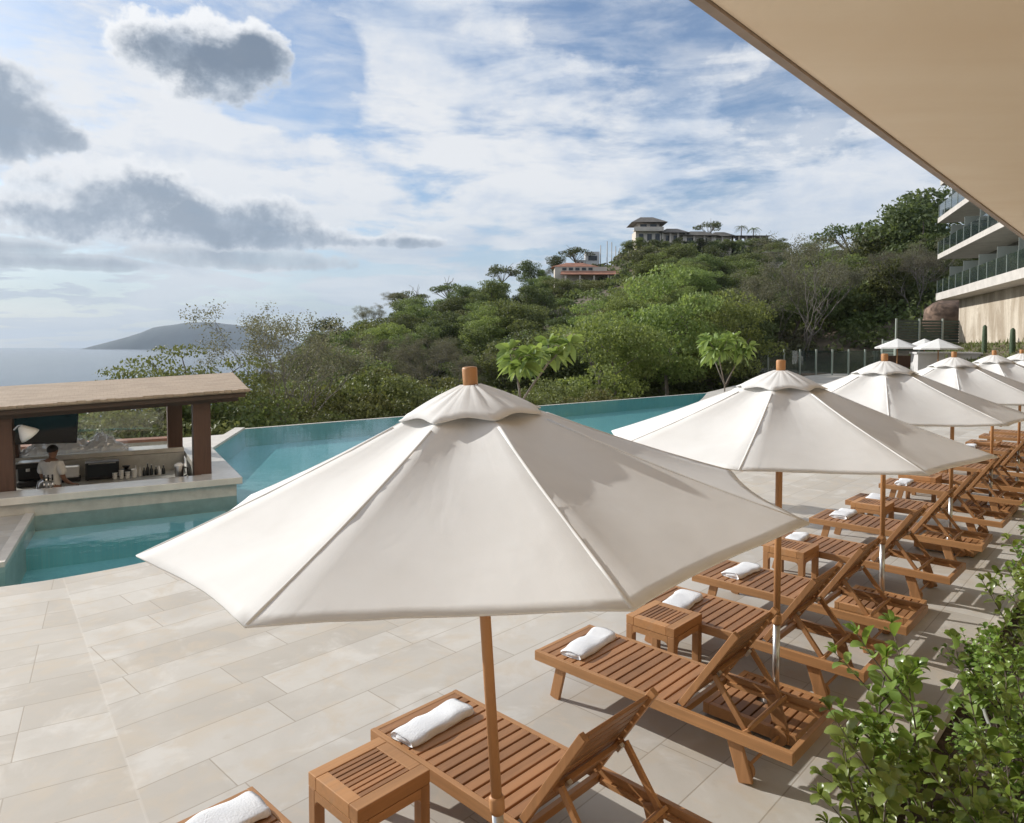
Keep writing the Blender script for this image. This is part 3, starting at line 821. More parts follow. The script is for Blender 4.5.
def make_base():
    b = thing('parasol_stand', '', 'parasol stand'); S = .34
    mb = MB()
    for y in (-S, S - .045): mb.box((-S, y, .02), (S, y + .045, .10))
    for x in (-S, S - .045): mb.box((x, -S + .046, .02), (x + .045, S - .046, .099))
    mb.build('base_frame', 'teak_cross', b, bevel=.004)
    mb = MB(); y = -S + .055
    for k in range(8):
        if not 3 <= k <= 4: mb.box((-S + .047, y, .075), (S - .047, y + .06, .097))
        else: mb.box((-S + .047, y, .075), (-.05, y + .06, .097)); mb.box((.05, y, .075), (S - .047, y + .06, .097))
        y += .0735
    mb.build('slatted_top', 'teak_slat', b, bevel=.003)
    mb = MB(); mb.box((-S + .05, -S + .05, .0), (S - .05, S - .05, .055)); mb.build('ballast', 'concrete', b)
    mb = MB(); mb.lathe([(.045, .05), (.045, .10), (.034, .13), (.031, .16)], n=16); mb.build('socket', 'steel', b, True)
    return b


PU = [2.08, 4.96, 7.70, 10.72, 13.60, 16.40, 19.3, 22.2]
pproto, bproto = make_parasol(), make_base()
for i, u in enumerate(PU):
    o = pproto if i == 0 else copy_tree(pproto); b = bproto if i == 0 else copy_tree(bproto)
    v = -2.07
    if i == 0:
        o.scale = (1.025, 1.025, 1); o.location = (-.022, 2.94, .0); o.rotation_euler = (Matrix.Rotation(R(-3.45), 4, 'Y') @ Matrix.Rotation(R(20.2), 4, 'Z')).to_euler()
        b.location = D(2.09, -2.14); b.rotation_euler = (0, 0, ROW)
    else:
        o.location = D(u + .03 * (i == 1), v + .03 * (i == 1), -.02 * (i == 1)); o.scale = (1.03, 1.03, 1) if i == 1 else (1, 1, 1); o.rotation_euler = (R(rnd.uniform(-.5, .5)) * (i > 1), R(rnd.uniform(-.5, .5)) * (i > 1), R(14.6 if i == 1 else 14.6 + rnd.uniform(-12, 12)))
        b.location = D(u - .03, v); b.rotation_euler = (0, 0, ROW)
    lab = {0: 'cream canvas parasol nearest the camera, leaning, filling the centre of the picture', 1: 'cream canvas parasol behind the big leaning one, second in the row'}.get(i, f'cream canvas parasol on a wooden pole, {ORD[i]} from the near end of the row')
    tag(o, lab, 'parasol', 'cream parasols in the row')
    tag(b, f'low slatted teak base under the {ORD[i]} parasol of the row', 'parasol stand', 'slatted parasol stands')
#SPLIT

# ------------------------------------------------------------------ swim-up bar
def bar():
    t = thing('pool_bar', 'swim-up bar pavilion with shingle roof, stone counter and brown columns', 'bar', BAR0, BARA)
    def poly(pts, z0, z1): mb = MB(); mb.prism(pts, z0, z1); return mb
    # counter: front run, right arm and back run
    poly([(-9, 0), (0, 0), (0, 4.65), (-.62, 4.65), (-.62, .62), (-9, .62)], .18, .30).build('counter', 'counter_stone', t, bevel=.008)
    poly([(-9, .10), (-.09, .10), (-.09, 4.6), (-.55, 4.6), (-.55, .55), (-9, .55)], -.62, .177).build('counter_wall', 'wall_tile', t)
    poly([(-9, 3.9), (-.63, 3.9), (-.63, 4.55), (-9, 4.55)], .30, .40).build('back_counter', 'counter_stone', t, bevel=.008)
    poly([(-9, 3.78), (-.64, 3.78), (-.64, 4.5), (-9, 4.5)], -.75, .297).build('back_wall', 'wall_tile', t)
    poly([(-9, 2.75), (-.66, 2.75), (-.66, 3.775), (-9, 3.775)], -.13, -.06).build('work_counter', 'wall_tile', t)
    poly([(-9, 3.0), (-.7, 3.0), (-.7, 3.77), (-9, 3.77)], -.75, -.133).build('cabinet', 'wall_tile', t)
    poly([(-9, .56), (-.56, .56), (-.56, 3.9), (-9, 3.9)], -1.0, -.90).build('bar_floor', 'concrete', t)
    for x, y, w, zt in ((-3.78, .66, .32, 1.66), (-.74, .66, .30, 1.80), (-4.05, 3.95, .36, 1.66), (-.95, 3.95, .30, 1.80)):
        poly([(x, y), (x + w, y), (x + w, y + w), (x, y + w)], -.75 if y < 1 else .38, zt).build('column', 'dark_wood', t, bevel=.006)
    def zr(x, z): return z + .044 * (x - .15)
    x0, x1 = -9.2, .18
    mb = MB(); prof = [(.26, 1.885), (2.2, 2.125), (4.75, 1.885)]; v = []
    for x in (x0, x1):
        v += [(x, y, zr(x, z)) for y, z in prof] + [(x, y, zr(x, z - .055)) for y, z in prof[::-1]]
    mb.add(v, [(0, 1, 7, 6), (1, 2, 8, 7), (3, 4, 10, 9), (4, 5, 11, 10), (0, 6, 11, 5), (2, 3, 9, 8), (0, 5, 4, 1), (1, 4, 3, 2), (6, 7, 10, 11), (7, 8, 9, 10)])
    rf = mb.build('roof', 'shingle', t)
    # ragged shingle courses along the eave and the gable edge
    q = random.Random(3); mb = MB(); x = x0
    while x < x1:
        w = q.uniform(.08, .17); h = q.uniform(0, .018); y = .235 - q.uniform(0, .025); z = 1.885 - .03
        mb.box((x, y, zr(x, z) - .002), (x + w - .006, .40, zr(x, z) + .028 + h)); x += w
    mb.build('eave_shingles', 'shingle', rf)
    for y, z, a, b, d in ((.62, 1.80, x0, x1 - .14, .15), (4.15, 1.80, x0, x1 - .14, .15)):
        mb = MB(); v = []
        for x in (a, b): v += [(x, y, zr(x, z - d)), (x, y + .16, zr(x, z - d)), (x, y + .16, zr(x, z)), (x, y, zr(x, z))]
        mb.add(v, [(0, 1, 2, 3), (7, 6, 5, 4), (0, 4, 5, 1), (1, 5, 6, 2), (2, 6, 7, 3), (3, 7, 4, 0)]); mb.build('beam', 'beam_wood', t)
    mb = MB(); v = []
    for x in (x0, x1 - .05): v += [(x, .34, zr(x, 1.74)), (x, .38, zr(x, 1.74)), (x, .38, zr(x, 1.835)), (x, .34, zr(x, 1.835))]
    mb.add(v, [(0, 1, 2, 3), (7, 6, 5, 4), (0, 4, 5, 1), (1, 5, 6, 2), (2, 6, 7, 3), (3, 7, 4, 0)]); mb.build('fascia', 'beam_wood', t)
    for x in (-8.2, -5.9, -3.62, -.6, .02):
        mb = MB(); mb.beam((x, .42, zr(x, 1.80)), (x, 4.5, zr(x, 1.80)), .09, .12); mb.build('rafter', 'beam_wood', t)
    poly([(-9, 4.58), (-.75, 4.58), (-.75, 4.595), (-9, 4.595)], .31, 1.25).build('windscreen', 'clear_glass', t)
    poly([(-.30, 4.4), (-.05, 4.4), (-.05, 4.415), (-.30, 4.415)], .31, 1.55).build('side_screen', 'clear_glass', t)
    return t


bar()
def atbar(x, y, z): return B(x, y, z)


# things on and in the bar
t = thing('television', 'black television hanging tilted under the bar roof', 'television', atbar(-3.12, 1.55, 1.25), BARA + R(8))
mb = MB(); mb.box((-.55, -.03, -.32), (.55, .03, .32)); a = mb.build('casing', 'black_plastic', t, bevel=.01)
mb = MB(); mb.box((-.53, -.034, -.30), (.53, -.0305, .30)); mb.build('screen', 'screen_black', t)
mb = MB(); mb.tube([(0, .04, .1), (0, .12, .42), (0, .12, .62)], .025); mb.build('bracket', 'black_plastic', t)
t.rotation_euler = (R(12), R(3), BARA + R(8))
t = thing('wall_lamp', 'white cone-shaded lamp on the left column of the bar', 'lamp', atbar(-3.30, .62, 1.25), BARA)
mb = MB(); mb.lathe([(.02, .17), (.05, .165), (.16, -.02), (.185, -.09), (.18, -.09), (.15, -.02), (.045, .15)], n=22); sh = mb.build('shade', 'white_paint', t, True); sh.scale = (.85, .85, .85); sh.rotation_euler = (R(10), R(-38), 0); sh.location = (.04, 0, 0)
mb = MB(); mb.tube([(-.14, .06, .05), (-.08, .03, .12), (-.02, .0, .13)], .014); mb.build('arm', 'steel', t)
t = thing('beer_tap', 'curved chrome beer tap tower behind the bar counter by the left column', 'beer tap', atbar(-3.18, .95, -.08), BARA)
mb = MB(); mb.tube([(0, 0, 0), (.02, 0, .22), (.06, 0, .42), (.14, 0, .47), (.24, 0, .44)], [.05, .045, .045, .045, .04], 12); mb.build('tower', 'steel', t, True)
for k in range(3):
    mb = MB(); mb.tube([(.12 + .06 * k, -.05, .44), (.12 + .06 * k, -.10, .42), (.12 + .06 * k, -.11, .34)], .014); tp = mb.build('tap', 'steel', t, True)
    mb = MB(); mb.tube([(.12 + .06 * k, -.06, .46), (.12 + .06 * k, -.07, .56)], .014); mb.build('tap_handle', 'black_plastic', tp, True)
t = thing('coffee_machine', 'black coffee machine behind the chrome taps', 'coffee machine', atbar(-3.35, 3.2, -.06), BARA)
mb = MB(); mb.box((-.30, -.22, 0), (.30, .22, .10)); mb.box((-.30, .02, .101), (.30, .22, .36)); mb.box((-.32, -.22, .361), (.32, .22, .46)); mb.build('casing', 'black_plastic', t, bevel=.015)
mb = MB(); mb.tube([(-.12, -.15, .30), (-.12, -.15, .36)], .035, 12); mb.build('brew_head', 'steel', t)
mb = MB(); mb.box((-.28, -.16, .461), (.28, .18, .475)); mb.build('cup_tray', 'steel', t)
t = thing('oven', 'small steel-framed glass-front oven on the work counter behind the barman', 'oven', atbar(-2.22, 3.3, -.06), BARA)
mb = MB(); mb.box((-.30, -.16, .02), (.30, .20, .36)); mb.build('casing', 'black_plastic', t, bevel=.01)
mb = MB(); mb.box((-.27, -.175, .07), (.27, -.161, .34)); d = mb.build('door', 'oven_glass', t) if 'oven_glass' in MATS else mb.build('door', 'window_dark', t)
mb = MB(); mb.tube([(-.24, -.20, .345), (.24, -.20, .345)], .012); mb.build('handle', 'steel', d)
for x in (-.27, .25): mb = MB(); mb.box((x, -.15, 0), (x + .02, .18, .021)); mb.build('foot', 'black_plastic', t)
t = thing('juicer', 'white countertop machine with black base beside the barman', 'kitchen machine', atbar(-2.78, 3.35, -.06), BARA)
mb = MB(); mb.box((-.16, -.15, .08), (.16, .16, .30)); mb.build('body', 'white_paint', t, bevel=.03)
mb = MB(); mb.box((-.17, -.18, 0), (.17, .17, .079)); mb.build('base', 'black_plastic', t, bevel=.01)
t = thing('blender', 'steel blender with black base standing on the bar by the right column', 'blender', atbar(-.97, .86, .05), BARA)
mb = MB(); mb.lathe([(.10, 0), (.11, .02), (.085, .15), (.07, .16)], n=16); mb.build('motor_base', 'black_plastic', t, True)
mb = MB(); mb.lathe([(.055, .161), (.065, .18), (.085, .40), (.085, .41)], n=16); jg = mb.build('jug', 'steel', t, True)
mb = MB(); mb.lathe([(.087, .411), (.087, .44), (.05, .455), (.04, .47)], n=16); mb.build('lid', 'white_ceramic', jg, True)
mb = MB(); mb.tube([(.08, 0, .38), (.14, 0, .36), (.14, 0, .24), (.07, 0, .21)], .012); mb.build('handle', 'black_plastic', jg, True)
# bottles and cups
q = random.Random(11)
for k in range(8):
    x = -1.62 + .075 * k + q.uniform(-.012, .012); h = q.uniform(.17, .26)
    mb = MB(); mb.lathe([(.030, 0), (.033, .01), (.033, h * .58), (.013, h * .78), (.012, h)], n=10); o = mb.build('bottle', q.choice(['black_plastic', 'window_dark', 'black_plastic', 'white_ceramic']), None, True)
    o.location = atbar(x, 3.22 + q.uniform(-.03, .05), -.06); o.rotation_euler.z = BARA
    mb = MB(); mb.lathe([(.014, h + .001), (.014, h + .02)], n=8); c = mb.build('cap', 'steel', o)
    tag(o, 'small dark bottle in the row on the bar work counter', 'bottle', 'bottles behind the bar')
for k in range(4):
    x = -2.0 + .115 * k
    mb = MB()
    for s in range(3 + (k % 2)): mb.lathe([(.032, .045 * s), (.052, .045 * s + .05), (.049, .045 * s + .05), (.03, .045 * s + .006)], n=14)
    o = mb.build('cup_stack', 'white_ceramic', None, True); o.location = atbar(x, 3.05, -.06)
    tag(o, 'short stack of white cups on the bar work counter', 'cup stack', 'stacked white cups behind the bar')
t = thing('coffee_grinder', 'small black grinder on the work counter right of the oven', 'grinder', atbar(-1.76 - .03, 3.42, -.06), BARA)
mb = MB(); mb.box((-.09, -.1, 0), (.09, .1, .14)); mb.build('body', 'black_plastic', t, bevel=.02)
mb = MB(); mb.lathe([(.03, .141), (.075, .20), (.075, .215)], n=14); mb.build('hopper', 'black_plastic', t, True)
# crumpled plastic sheet on the back counter
mb = MB(); n, m = 46, 22; vs = []
for i in range(n + 1):
    for j in range(m + 1):
        x = -2.0 * (1 - i / n); s = j / m
        prof = .02 + .46 * math.sin(math.pi * s) ** .7 * (.55 + .45 * mnoise.noise(Vector((i * .16, 3, 1)))) * min(1, (i / n) * 6, (1 - i / n) * 6 + .1)
        z = max(.003, prof + .12 * mnoise.noise(Vector((i * .32, j * .45, 2))) * math.sin(math.pi * s) + .05 * mnoise.noise(Vector((i * .9, j * 1.1, 6))) * math.sin(math.pi * s))
        vs.append((x + .04 * mnoise.noise(Vector((i * .5, j * .5, 9))), .52 * (s - .5) + .04 * mnoise.noise(Vector((i * .4, j * .6, 4))), z))
mb.add(vs, [(i * (m + 1) + j, (i + 1) * (m + 1) + j, (i + 1) * (m + 1) + j + 1, i * (m + 1) + j + 1) for i in range(n) for j in range(m)])
o = mb.build('plastic_sheet', 'plastic_film'); o.location = atbar(-1.72, 4.22, .401); o.rotation_euler.z = BARA
tag(o, 'crumpled clear plastic sheet heaped on the back counter of the bar', 'plastic sheet')
# low tiled wall beyond the bar
t = thing('low_wall', 'low wall with terracotta coping behind the bar', 'wall', atbar(-.6, 6.4, 0), BARA)
mb = MB(); mb.box((-4, -.1, -3), (0, .1, .28)); mb.build('wall', 'wall_tile', t)
mb = MB(); mb.box((-4, -.22, .281), (0, .22, .35)); mb.build('coping', 'terracotta', t)


# ------------------------------------------------------------------ barman
def skin_body(name, joints, edges, m, parent=None, sub=2):
    me = bpy.data.meshes.new(name); me.from_pydata([j[0] for j in joints], edges, []); me.materials.append(MATS[m])
    o = bpy.data.objects.new(name, me); COL.objects.link(o)
    if parent: o.parent = parent
    sk = o.modifiers.new('skin', 'SKIN'); sk.use_smooth_shade = True
    for i, j in enumerate(joints):
        r = j[1] if isinstance(j[1], tuple) else (j[1], j[1]); me.skin_vertices[0].data[i].radius = r
    me.skin_vertices[0].data[0].use_root = True
    ss = o.modifiers.new('sub', 'SUBSURF'); ss.levels = sub; ss.render_levels = sub
    return o


def barman():
    """faces +Y locally; stands 1.72 m tall"""
    t = thing('person', 'barman in a white short-sleeved shirt, back turned, working behind the bar', 'person', atbar(-3.02, 2.05, -.90), BARA + R(-42))
    J = [((0, 0, .95), (.15, .105)), ((0, .01, 1.12), (.145, .10)), ((0, .015, 1.30), (.165, .11)), ((0, 0, 1.43), (.12, .085)), ((0, .015, 1.50), .054), ((0, .03, 1.555), .062),
         ((0, .04, 1.62), (.078, .096)), ((0, .035, 1.685), (.066, .08))]
    E_ = [(i, i + 1) for i in range(7)]
    def chain(start, pts):
        k = start
        for p in pts: J.append(p); E_.append((k, len(J) - 1)); k = len(J) - 1
        return k
    for s in (-1, 1):
        h = chain(3, [((s * .17, -.005, 1.415), .062), ((s * .215, .0, 1.32), .052), ((s * .235, .015, 1.14), .042), ((s * .225, .13, 1.04), .036), ((s * .20, .24, .99), .027), ((s * .195, .29, .975), (.036, .022))])
        for f, (dx, L, dz) in enumerate(((-.026, .060, -.004), (-.009, .070, 0), (.009, .066, 0), (.026, .052, -.004))):
            x, y, z = J[h][0]; chain(h, [((x + dx, y + .045, z - .004), .0095), ((x + dx, y + .045 + L * .5, z - .012 + dz), .0085), ((x + dx * .9, y + .04 + L * .85, z - .034 + dz), .0075)])
        x, y, z = J[h][0]; chain(h, [((x - s * .038, y + .01, z - .008), .011), ((x - s * .052, y + .045, z - .018), .009)])
        chain(0, [((s * .09, .0, .86), .092), ((s * .10, .015, .50), .062), ((s * .10, -.015, .28), .052), ((s * .10, -.02, .085), .040), ((s * .105, .06, .045), (.045, .035)), ((s * .11, .15, .032), (.042, .026))])
    b = skin_body('body', J, E_, 'skin', t)
    # clothes follow the body
    JJ = [((0, 0, .90), (.178, .128)), ((0, .01, 1.10), (.172, .122)), ((0, .015, 1.29), (.19, .132)), ((0, .0, 1.40), (.155, .105)), ((0, .008, 1.455), (.085, .075))]
    EE = [(i, i + 1) for i in range(4)]
    for s in (-1, 1):
        JJ.append(((s * .18, -.005, 1.41), .080)); EE.append((3, len(JJ) - 1)); JJ.append(((s * .225, .0, 1.30), .076)); EE.append((len(JJ) - 2, len(JJ) - 1)); JJ.append(((s * .243, .008, 1.19), .074)); EE.append((len(JJ) - 2, len(JJ) - 1))
    skin_body('shirt', JJ, EE, 'shirt', t)
    JP = [((0, 0, .93), (.165, .12))]; EP = []
    for s in (-1, 1):
        k = 0
        for p in (((s * .09, .0, .84), .108), ((s * .10, .012, .50), .080), ((s * .10, -.012, .28), .070), ((s * .10, -.018, .09), .062)): JP.append(p); EP.append((k, len(JP) - 1)); k = len(JP) - 1
    skin_body('trousers', JP, EP, 'trousers', t)
    mb = MB(); vs, fs = [], []; n, m = 16, 9
    for i in range(m + 1):
        for j in range(n):
            th = math.pi * .56 * i / m; a = math.tau * j / n; front = max(0, math.sin(a)); th *= 1 - .30 * front ** 2 + .12 * max(0, -math.sin(a))
            vs.append((math.sin(th) * math.cos(a) * .086, .030 + math.sin(th) * math.sin(a) * .104, 1.655 + math.cos(th) * .098))
    fs = [(i * n + j, i * n + (j + 1) % n, (i + 1) * n + (j + 1) % n, (i + 1) * n + j) for i in range(m) for j in range(n)]
    mb.add(vs, fs); mb.build('hair', 'hair', t, True)
    for s in (-1, 1):
        mb = MB(); mb.tube([(s * .079, .03, 1.60), (s * .088, .025, 1.625), (s * .084, .028, 1.65)], [.008, .012, .008], 8); mb.build('ear', 'skin', t, True)
    mb = MB(); mb.tube([(0, .125, 1.645), (0, .142, 1.615), (0, .128, 1.605)], [.008, .014, .010], 8); mb.build('nose', 'skin', t, True)
    for s in (-1, 1): mb = MB(); mb.tube([(s * .03, .122, 1.645), (s * .03, .130, 1.645)], [.011, .006], 8); mb.build('eye', 'white_ceramic', t, True)
    return t


barman()


# ------------------------------------------------------------------ trees
def blob_pts(q, n, rx, ry, rz, shell=.55):
    o = []
    while len(o) < n:
        p = Vector((q.uniform(-1, 1), q.uniform(-1, 1), q.uniform(-1, 1))); l = p.length
        if l > 1 or l < 1e-3: continue
        r = shell + (1 - shell) * q.random() ** .6; p = p / l * r
        o.append(Vector((p.x * rx, p.y * ry, p.z * rz)))
    return o


def leaf_cloud(mb, q, clumps, per, size, flat=.35, aspect=.62, shell=.45):
    for (c, r) in clumps:
        c = Vector(c)
        for p in blob_pts(q, max(3, int(per * r[0] * r[1])), *r, shell):
            n = (p.normalized() * (1 - flat) + Vector((q.gauss(0, .7), q.gauss(0, .7), q.gauss(.35, .6)))).normalized()
            a = n.orthogonal().normalized(); b = n.cross(a); th = q.uniform(0, math.tau); a, b = a * math.cos(th) + b * math.sin(th), b * math.cos(th) - a * math.sin(th)
            s = size * q.uniform(.6, 1.35); o = c + p
            mb.add([o - a * s, o - b * s * aspect + n * s * .12, o + a * s, o + b * s * aspect + n * s * .12], [(0, 1, 2, 3)])


def limbs(mb, q, base, top, r0, forks, depth, ends=None, spread=.6, wig=.08, n=6):
    base, top = Vector(base), Vector(top); L = (top - base).length
    mid = [base.lerp(top, k / 3) + Vector((q.gauss(0, wig), q.gauss(0, wig), q.gauss(0, wig * .5))) * L * (0 < k < 3) for k in range(4)]
    mb.tube(mid, [r0, r0 * .85, r0 * .72, r0 * .55], n if r0 > .03 else 4, False)
    if depth == 0:
        if ends is not None: ends.append(top)
        return
    d = (top - base).normalized()
    for f in range(forks):
        st = mid[3] if f == 0 else mid[3].lerp(mid[2], q.uniform(0, .8))
        v = (d + Vector((q.gauss(0, spread), q.gauss(0, spread), q.gauss(.12, spread * .6)))).normalized()
        limbs(mb, q, st, st + v * L * q.uniform(.55, .82), r0 * .55, forks, depth - 1, ends, spread, wig, n)


def tree_proto(name, kind, seed, leafm, barkm, hgt=7.):
    """crown and trunk at unit scale (metres), foot at the origin"""
    q = random.Random(seed); t = thing(name, '', 'tree'); tm, cm = MB(), MB()
    if kind in ('round', 'broad', 'bush'):
        W = {'round': .36, 'broad': .50, 'bush': .62}[kind] * hgt; zc = {'round': .60, 'broad': .62, 'bush': .48}[kind] * hgt
        ends = []
        limbs(tm, q, (0, 0, -.4), (q.gauss(0, .2), q.gauss(0, .2), hgt * (.36 if kind != 'bush' else .2)), hgt * .022, 3, 2, ends, .55)
        nc = {'round': 24, 'broad': 40, 'bush': 18}[kind]; clumps = []
        for k in range(nc):
            a = q.uniform(0, math.tau); rr = q.random() ** .55 * W * .78; hz = q.uniform(-.30, .34) * hgt * (1 - .5 * (rr / W) ** 2)
            s = q.uniform(*((.13, .23) if kind != 'broad' else (.09, .18))) * hgt * (1 - .35 * rr / W)
            clumps.append(((math.cos(a) * rr, math.sin(a) * rr, zc + hz), (s * 1.25, s * 1.25, s * .58)))
        leaf_cloud(cm, q, clumps, 115 / (hgt / 7) ** 2 * (1.0 if kind != 'broad' else 2.2), (.125 if kind != 'broad' else .085) * hgt / 7)
    elif kind == 'umbrella':
        ends = []; limbs(tm, q, (0, 0, -.4), (.2, 0, hgt * .5), hgt * .022, 3, 2, ends, .75)
        for e in range(11):
            a = q.uniform(0, math.tau); rr = q.random() ** .5 * hgt * .48; s = q.uniform(.13, .20) * hgt
            tm.tube([(0.1, 0, hgt * .5), (math.cos(a) * rr * .6, math.sin(a) * rr * .6, hgt * .72), (math.cos(a) * rr, math.sin(a) * rr, hgt * .84)], [.07, .05, .025], 5, False)
            leaf_cloud(cm, q, [((math.cos(a) * rr, math.sin(a) * rr, hgt * (.90 - .16 * (rr / hgt / .48) ** 2)), (s * 1.25, s * 1.25, s * .42))], 52, .16)
    elif kind == 'dry':
        ends = []
        for k in range(3): limbs(tm, q, (q.gauss(0, .15), q.gauss(0, .15), -.4), (q.gauss(0, .09) * hgt, q.gauss(0, .09) * hgt, hgt * .40), hgt * .010, 3, 4, ends, .42, .06, 5)
        for e in ends:
            leaf_cloud(cm, q, [(e, (.60, .60, .45))], 170, .052, shell=.1)
    elif kind == 'spray':
        ends = []; limbs(tm, q, (0, 0, -.4), (0, 0, hgt * .42), hgt * .014, 2, 1, ends, .5)
        for k in range(22):
            a = q.uniform(0, math.tau); rr = q.random() ** .6 * hgt * .5; z = hgt * (.55 + .42 * q.random() * (1 - (rr / hgt) ** 1.2)); s = q.uniform(.10, .17) * hgt
            tm.tube([(0, 0, hgt * .5), (math.cos(a) * rr * .5, math.sin(a) * rr * .5, z - .12 * hgt), (math.cos(a) * rr, math.sin(a) * rr, z)], [.05, .035, .012], 4, False)
            leaf_cloud(cm, q, [((math.cos(a) * rr, math.sin(a) * rr, z), (s * 1.4, s * 1.4, s * .30))], 130, .075)
    tm.build('trunk', barkm, t, True); cm.build('crown', leafm, t)
    return t


def palm_proto():
    q = random.Random(4); t = thing('palm_tree', '', 'palm'); tm, cm = MB(), MB()
    tm.tube([(0, 0, -.4), (.15, 0, 2.5), (.1, 0, 5.2)], [.17, .13, .10], 7); tm.build('trunk', 'bark', t, True)
    for k in range(15):
        a = math.tau * k / 15 + q.uniform(-.15, .15); up = q.uniform(.1, 1.1); L = q.uniform(1.7, 2.3); pts = []
        for i in range(7):
            s = i / 6; pts.append(Vector((.1 + math.cos(a) * L * s * (1 - .15 * s), math.sin(a) * L * s * (1 - .15 * s), 5.2 + up * s * 1.2 - 1.5 * s * s)))
        for i in range(6):
            d = (pts[i + 1] - pts[i]).normalized(); w = d.cross(Vector((0, 0, 1))).normalized() * .32 * math.sin(math.pi * (i + .6) / 7) ** .6
            for sg in (-1, 1):
                for f in (0, .5):
                    o = pts[i].lerp(pts[i + 1], f); cm.add([o, o + d * .16 + w * sg * 1.1 - Vector((0, 0, .14)), o + d * .10 + w * sg * .2], [(0, 1, 2)])
        cm.tube(pts, .02, 4, False)
    cm.build('crown', 'leaf_mid', t); return t


PROTO = {}
for nm, kind, lm, bm_, h_, seeds in (('evergreen', 'round', 'leaf_dark', 'bark', 7, (1, 2, 3)), ('leafy', 'round', 'leaf_mid', 'bark', 7, (4, 5, 6)), ('light', 'broad', 'leaf_light', 'pale_bark', 9, (7, 8)),
                                     ('bush', 'bush', 'leaf_mid', 'bark', 5, (9, 10)), ('yellowbush', 'bush', 'leaf_yellow', 'bark', 5, (11, 12)), ('dry', 'dry', 'leaf_dry', 'pale_bark', 8, (13, 14)),
                                     ('umbrella', 'umbrella', 'leaf_dark', 'bark', 7, (15, 16)), ('spray', 'spray', 'leaf_yellow', 'bark', 7, (17, 18))):
    nmk = {'evergreen': 'evergreen_tree', 'leafy': 'leafy_tree', 'light': 'broad_tree', 'bush': 'bush', 'yellowbush': 'bush', 'dry': 'dry_tree', 'umbrella': 'umbrella_tree', 'spray': 'feathery_tree'}[nm]
    PROTO[nm] = [tree_proto(nmk, kind, s, lm, bm_, h_) for s in seeds]
PROTO['palm'] = [palm_proto()]
HNAT = {'evergreen': 7, 'leafy': 7, 'light': 9, 'bush': 5, 'yellowbush': 5, 'dry': 8, 'umbrella': 7, 'spray': 7, 'palm': 6}
for k_ in PROTO:                                                            # true heights, crown top included
    zt = []
    for p_ in PROTO[k_]:
        for c_ in p_.children:
            if c_.name.startswith('crown'): zz_ = sorted(v.co.z for v in c_.data.vertices); zt.append(zz_[int(len(zz_) * .985)])
    HNAT[k_] = sum(zt) / len(zt)
USED = set()
HLAB = {'evergreen': ('dark round-crowned evergreen on the hillside', 'tree', 'dark evergreens on the hillside'), 'leafy': ('mid-green bushy tree on the hillside', 'tree', 'green trees on the hillside'),
        'light': ('pale green broad-crowned tree on the lower slope', 'tree', 'pale green trees on the slope'), 'bush': ('green bush on the slope below the terrace', 'bush', 'green bushes on the slope'),
        'yellowbush': ('yellow-green bush on the slope below the pool edge', 'bush', 'yellow-green bushes on the slope'), 'dry': ('grey half-bare dry tree among the greenery on the hill', 'tree', 'dry grey trees on the hill'),
        'umbrella': ('flat-topped tree standing on the hill skyline', 'tree', 'flat-topped trees on the skyline'), 'spray': ('feathery yellow-green tree beyond the bar', 'tree', 'feathery trees beyond the bar'), 'palm': ('small palm on the hilltop skyline', 'palm', 'palms on the hilltop')}


def plant(kind, x, y, h, label=None, z=None, wide=1., group=True):
    p = rnd.choice(PROTO[kind])
    if p.name in USED: o = copy_tree(p)
    else: USED.add(p.name); o = p
    s = h / HNAT[kind]
    o.location = (x, y, ground_z(x, y) - .1 if z is None else z); o.scale = (s * wide, s * wide, s); o.rotation_euler = (0, 0, rnd.uniform(0, math.tau))
    l, c, g = HLAB[kind]
    tag(o, label or l, c, None if label else g)
    return o


def px(x, y, d): return (_b(x) * d, d, EYE + (345 - y) / 698. * d)       # a sight line from the terrace: bearing, height
def plant_top(kind, x, ytop, d, h, label=None, wide=1.):
    X_, Y_, Z_ = px(x, ytop, d); return plant(kind, X_, Y_, h, label, Z_ - h, wide)


# trees one can tell apart
plant_top('dry', 283, 319, 40, 10.4, 'tall grey half-bare tree standing left of the hill beyond the pool', 1.1)
plant_top('spray', 190, 350, 36, 7.5, 'feathery yellow-green tree rising over the right half of the bar roof', .9)
plant_top('spray', 142, 371, 34, 7, 'feathery yellow-green treetop just above the middle of the bar roof', .8)
plant_top('light', 664, 276, 58, 12.5, 'large pale green tree in front of the hill, between the two nearest parasols', .82)
plant_top('light', 610, 318, 52, 9.5, 'smaller pale green tree left of the large pale one')
plant_top('light', 722, 296, 60, 11, 'pale green tree right of the large pale one, behind the small frangipani', .9)
plant_top('dry', 806, 246, 74, 14, 'large grey airy tree with forked trunk behind the second and third parasols', .95)
plant_top('dry', 768, 268, 78, 12, 'grey airy tree left of the large forked one', .9)
plant_top('leafy', 832, 262, 86, 12, 'mid-green tree behind the large grey forked tree', 1.1)
plant_top('light', 872, 270, 92, 12.5, 'light green tree left of the hotel, above the green fence', 1.0)
plant_top('umbrella', 850, 226, 118, 11, 'tall flat-topped tree on the skyline left of the hotel', .9)
plant_top('umbrella', 502, 266, 152, 8.5, 'open-crowned tree on the ridge left of the terracotta house', .8)
plant_top('umbrella', 574, 249, 176, 7.5, 'dark flat-topped tree beside the white house on the ridge')
plant_top('umbrella', 707, 223, 190, 8, 'rounded tree on the skyline right of the hilltop villa', .8)
plant_top('palm', 740, 227, 184, 6, 'left one of two small palms on the hilltop'); plant_top('palm', 752, 229, 184, 6, 'right one of two small palms on the hilltop')
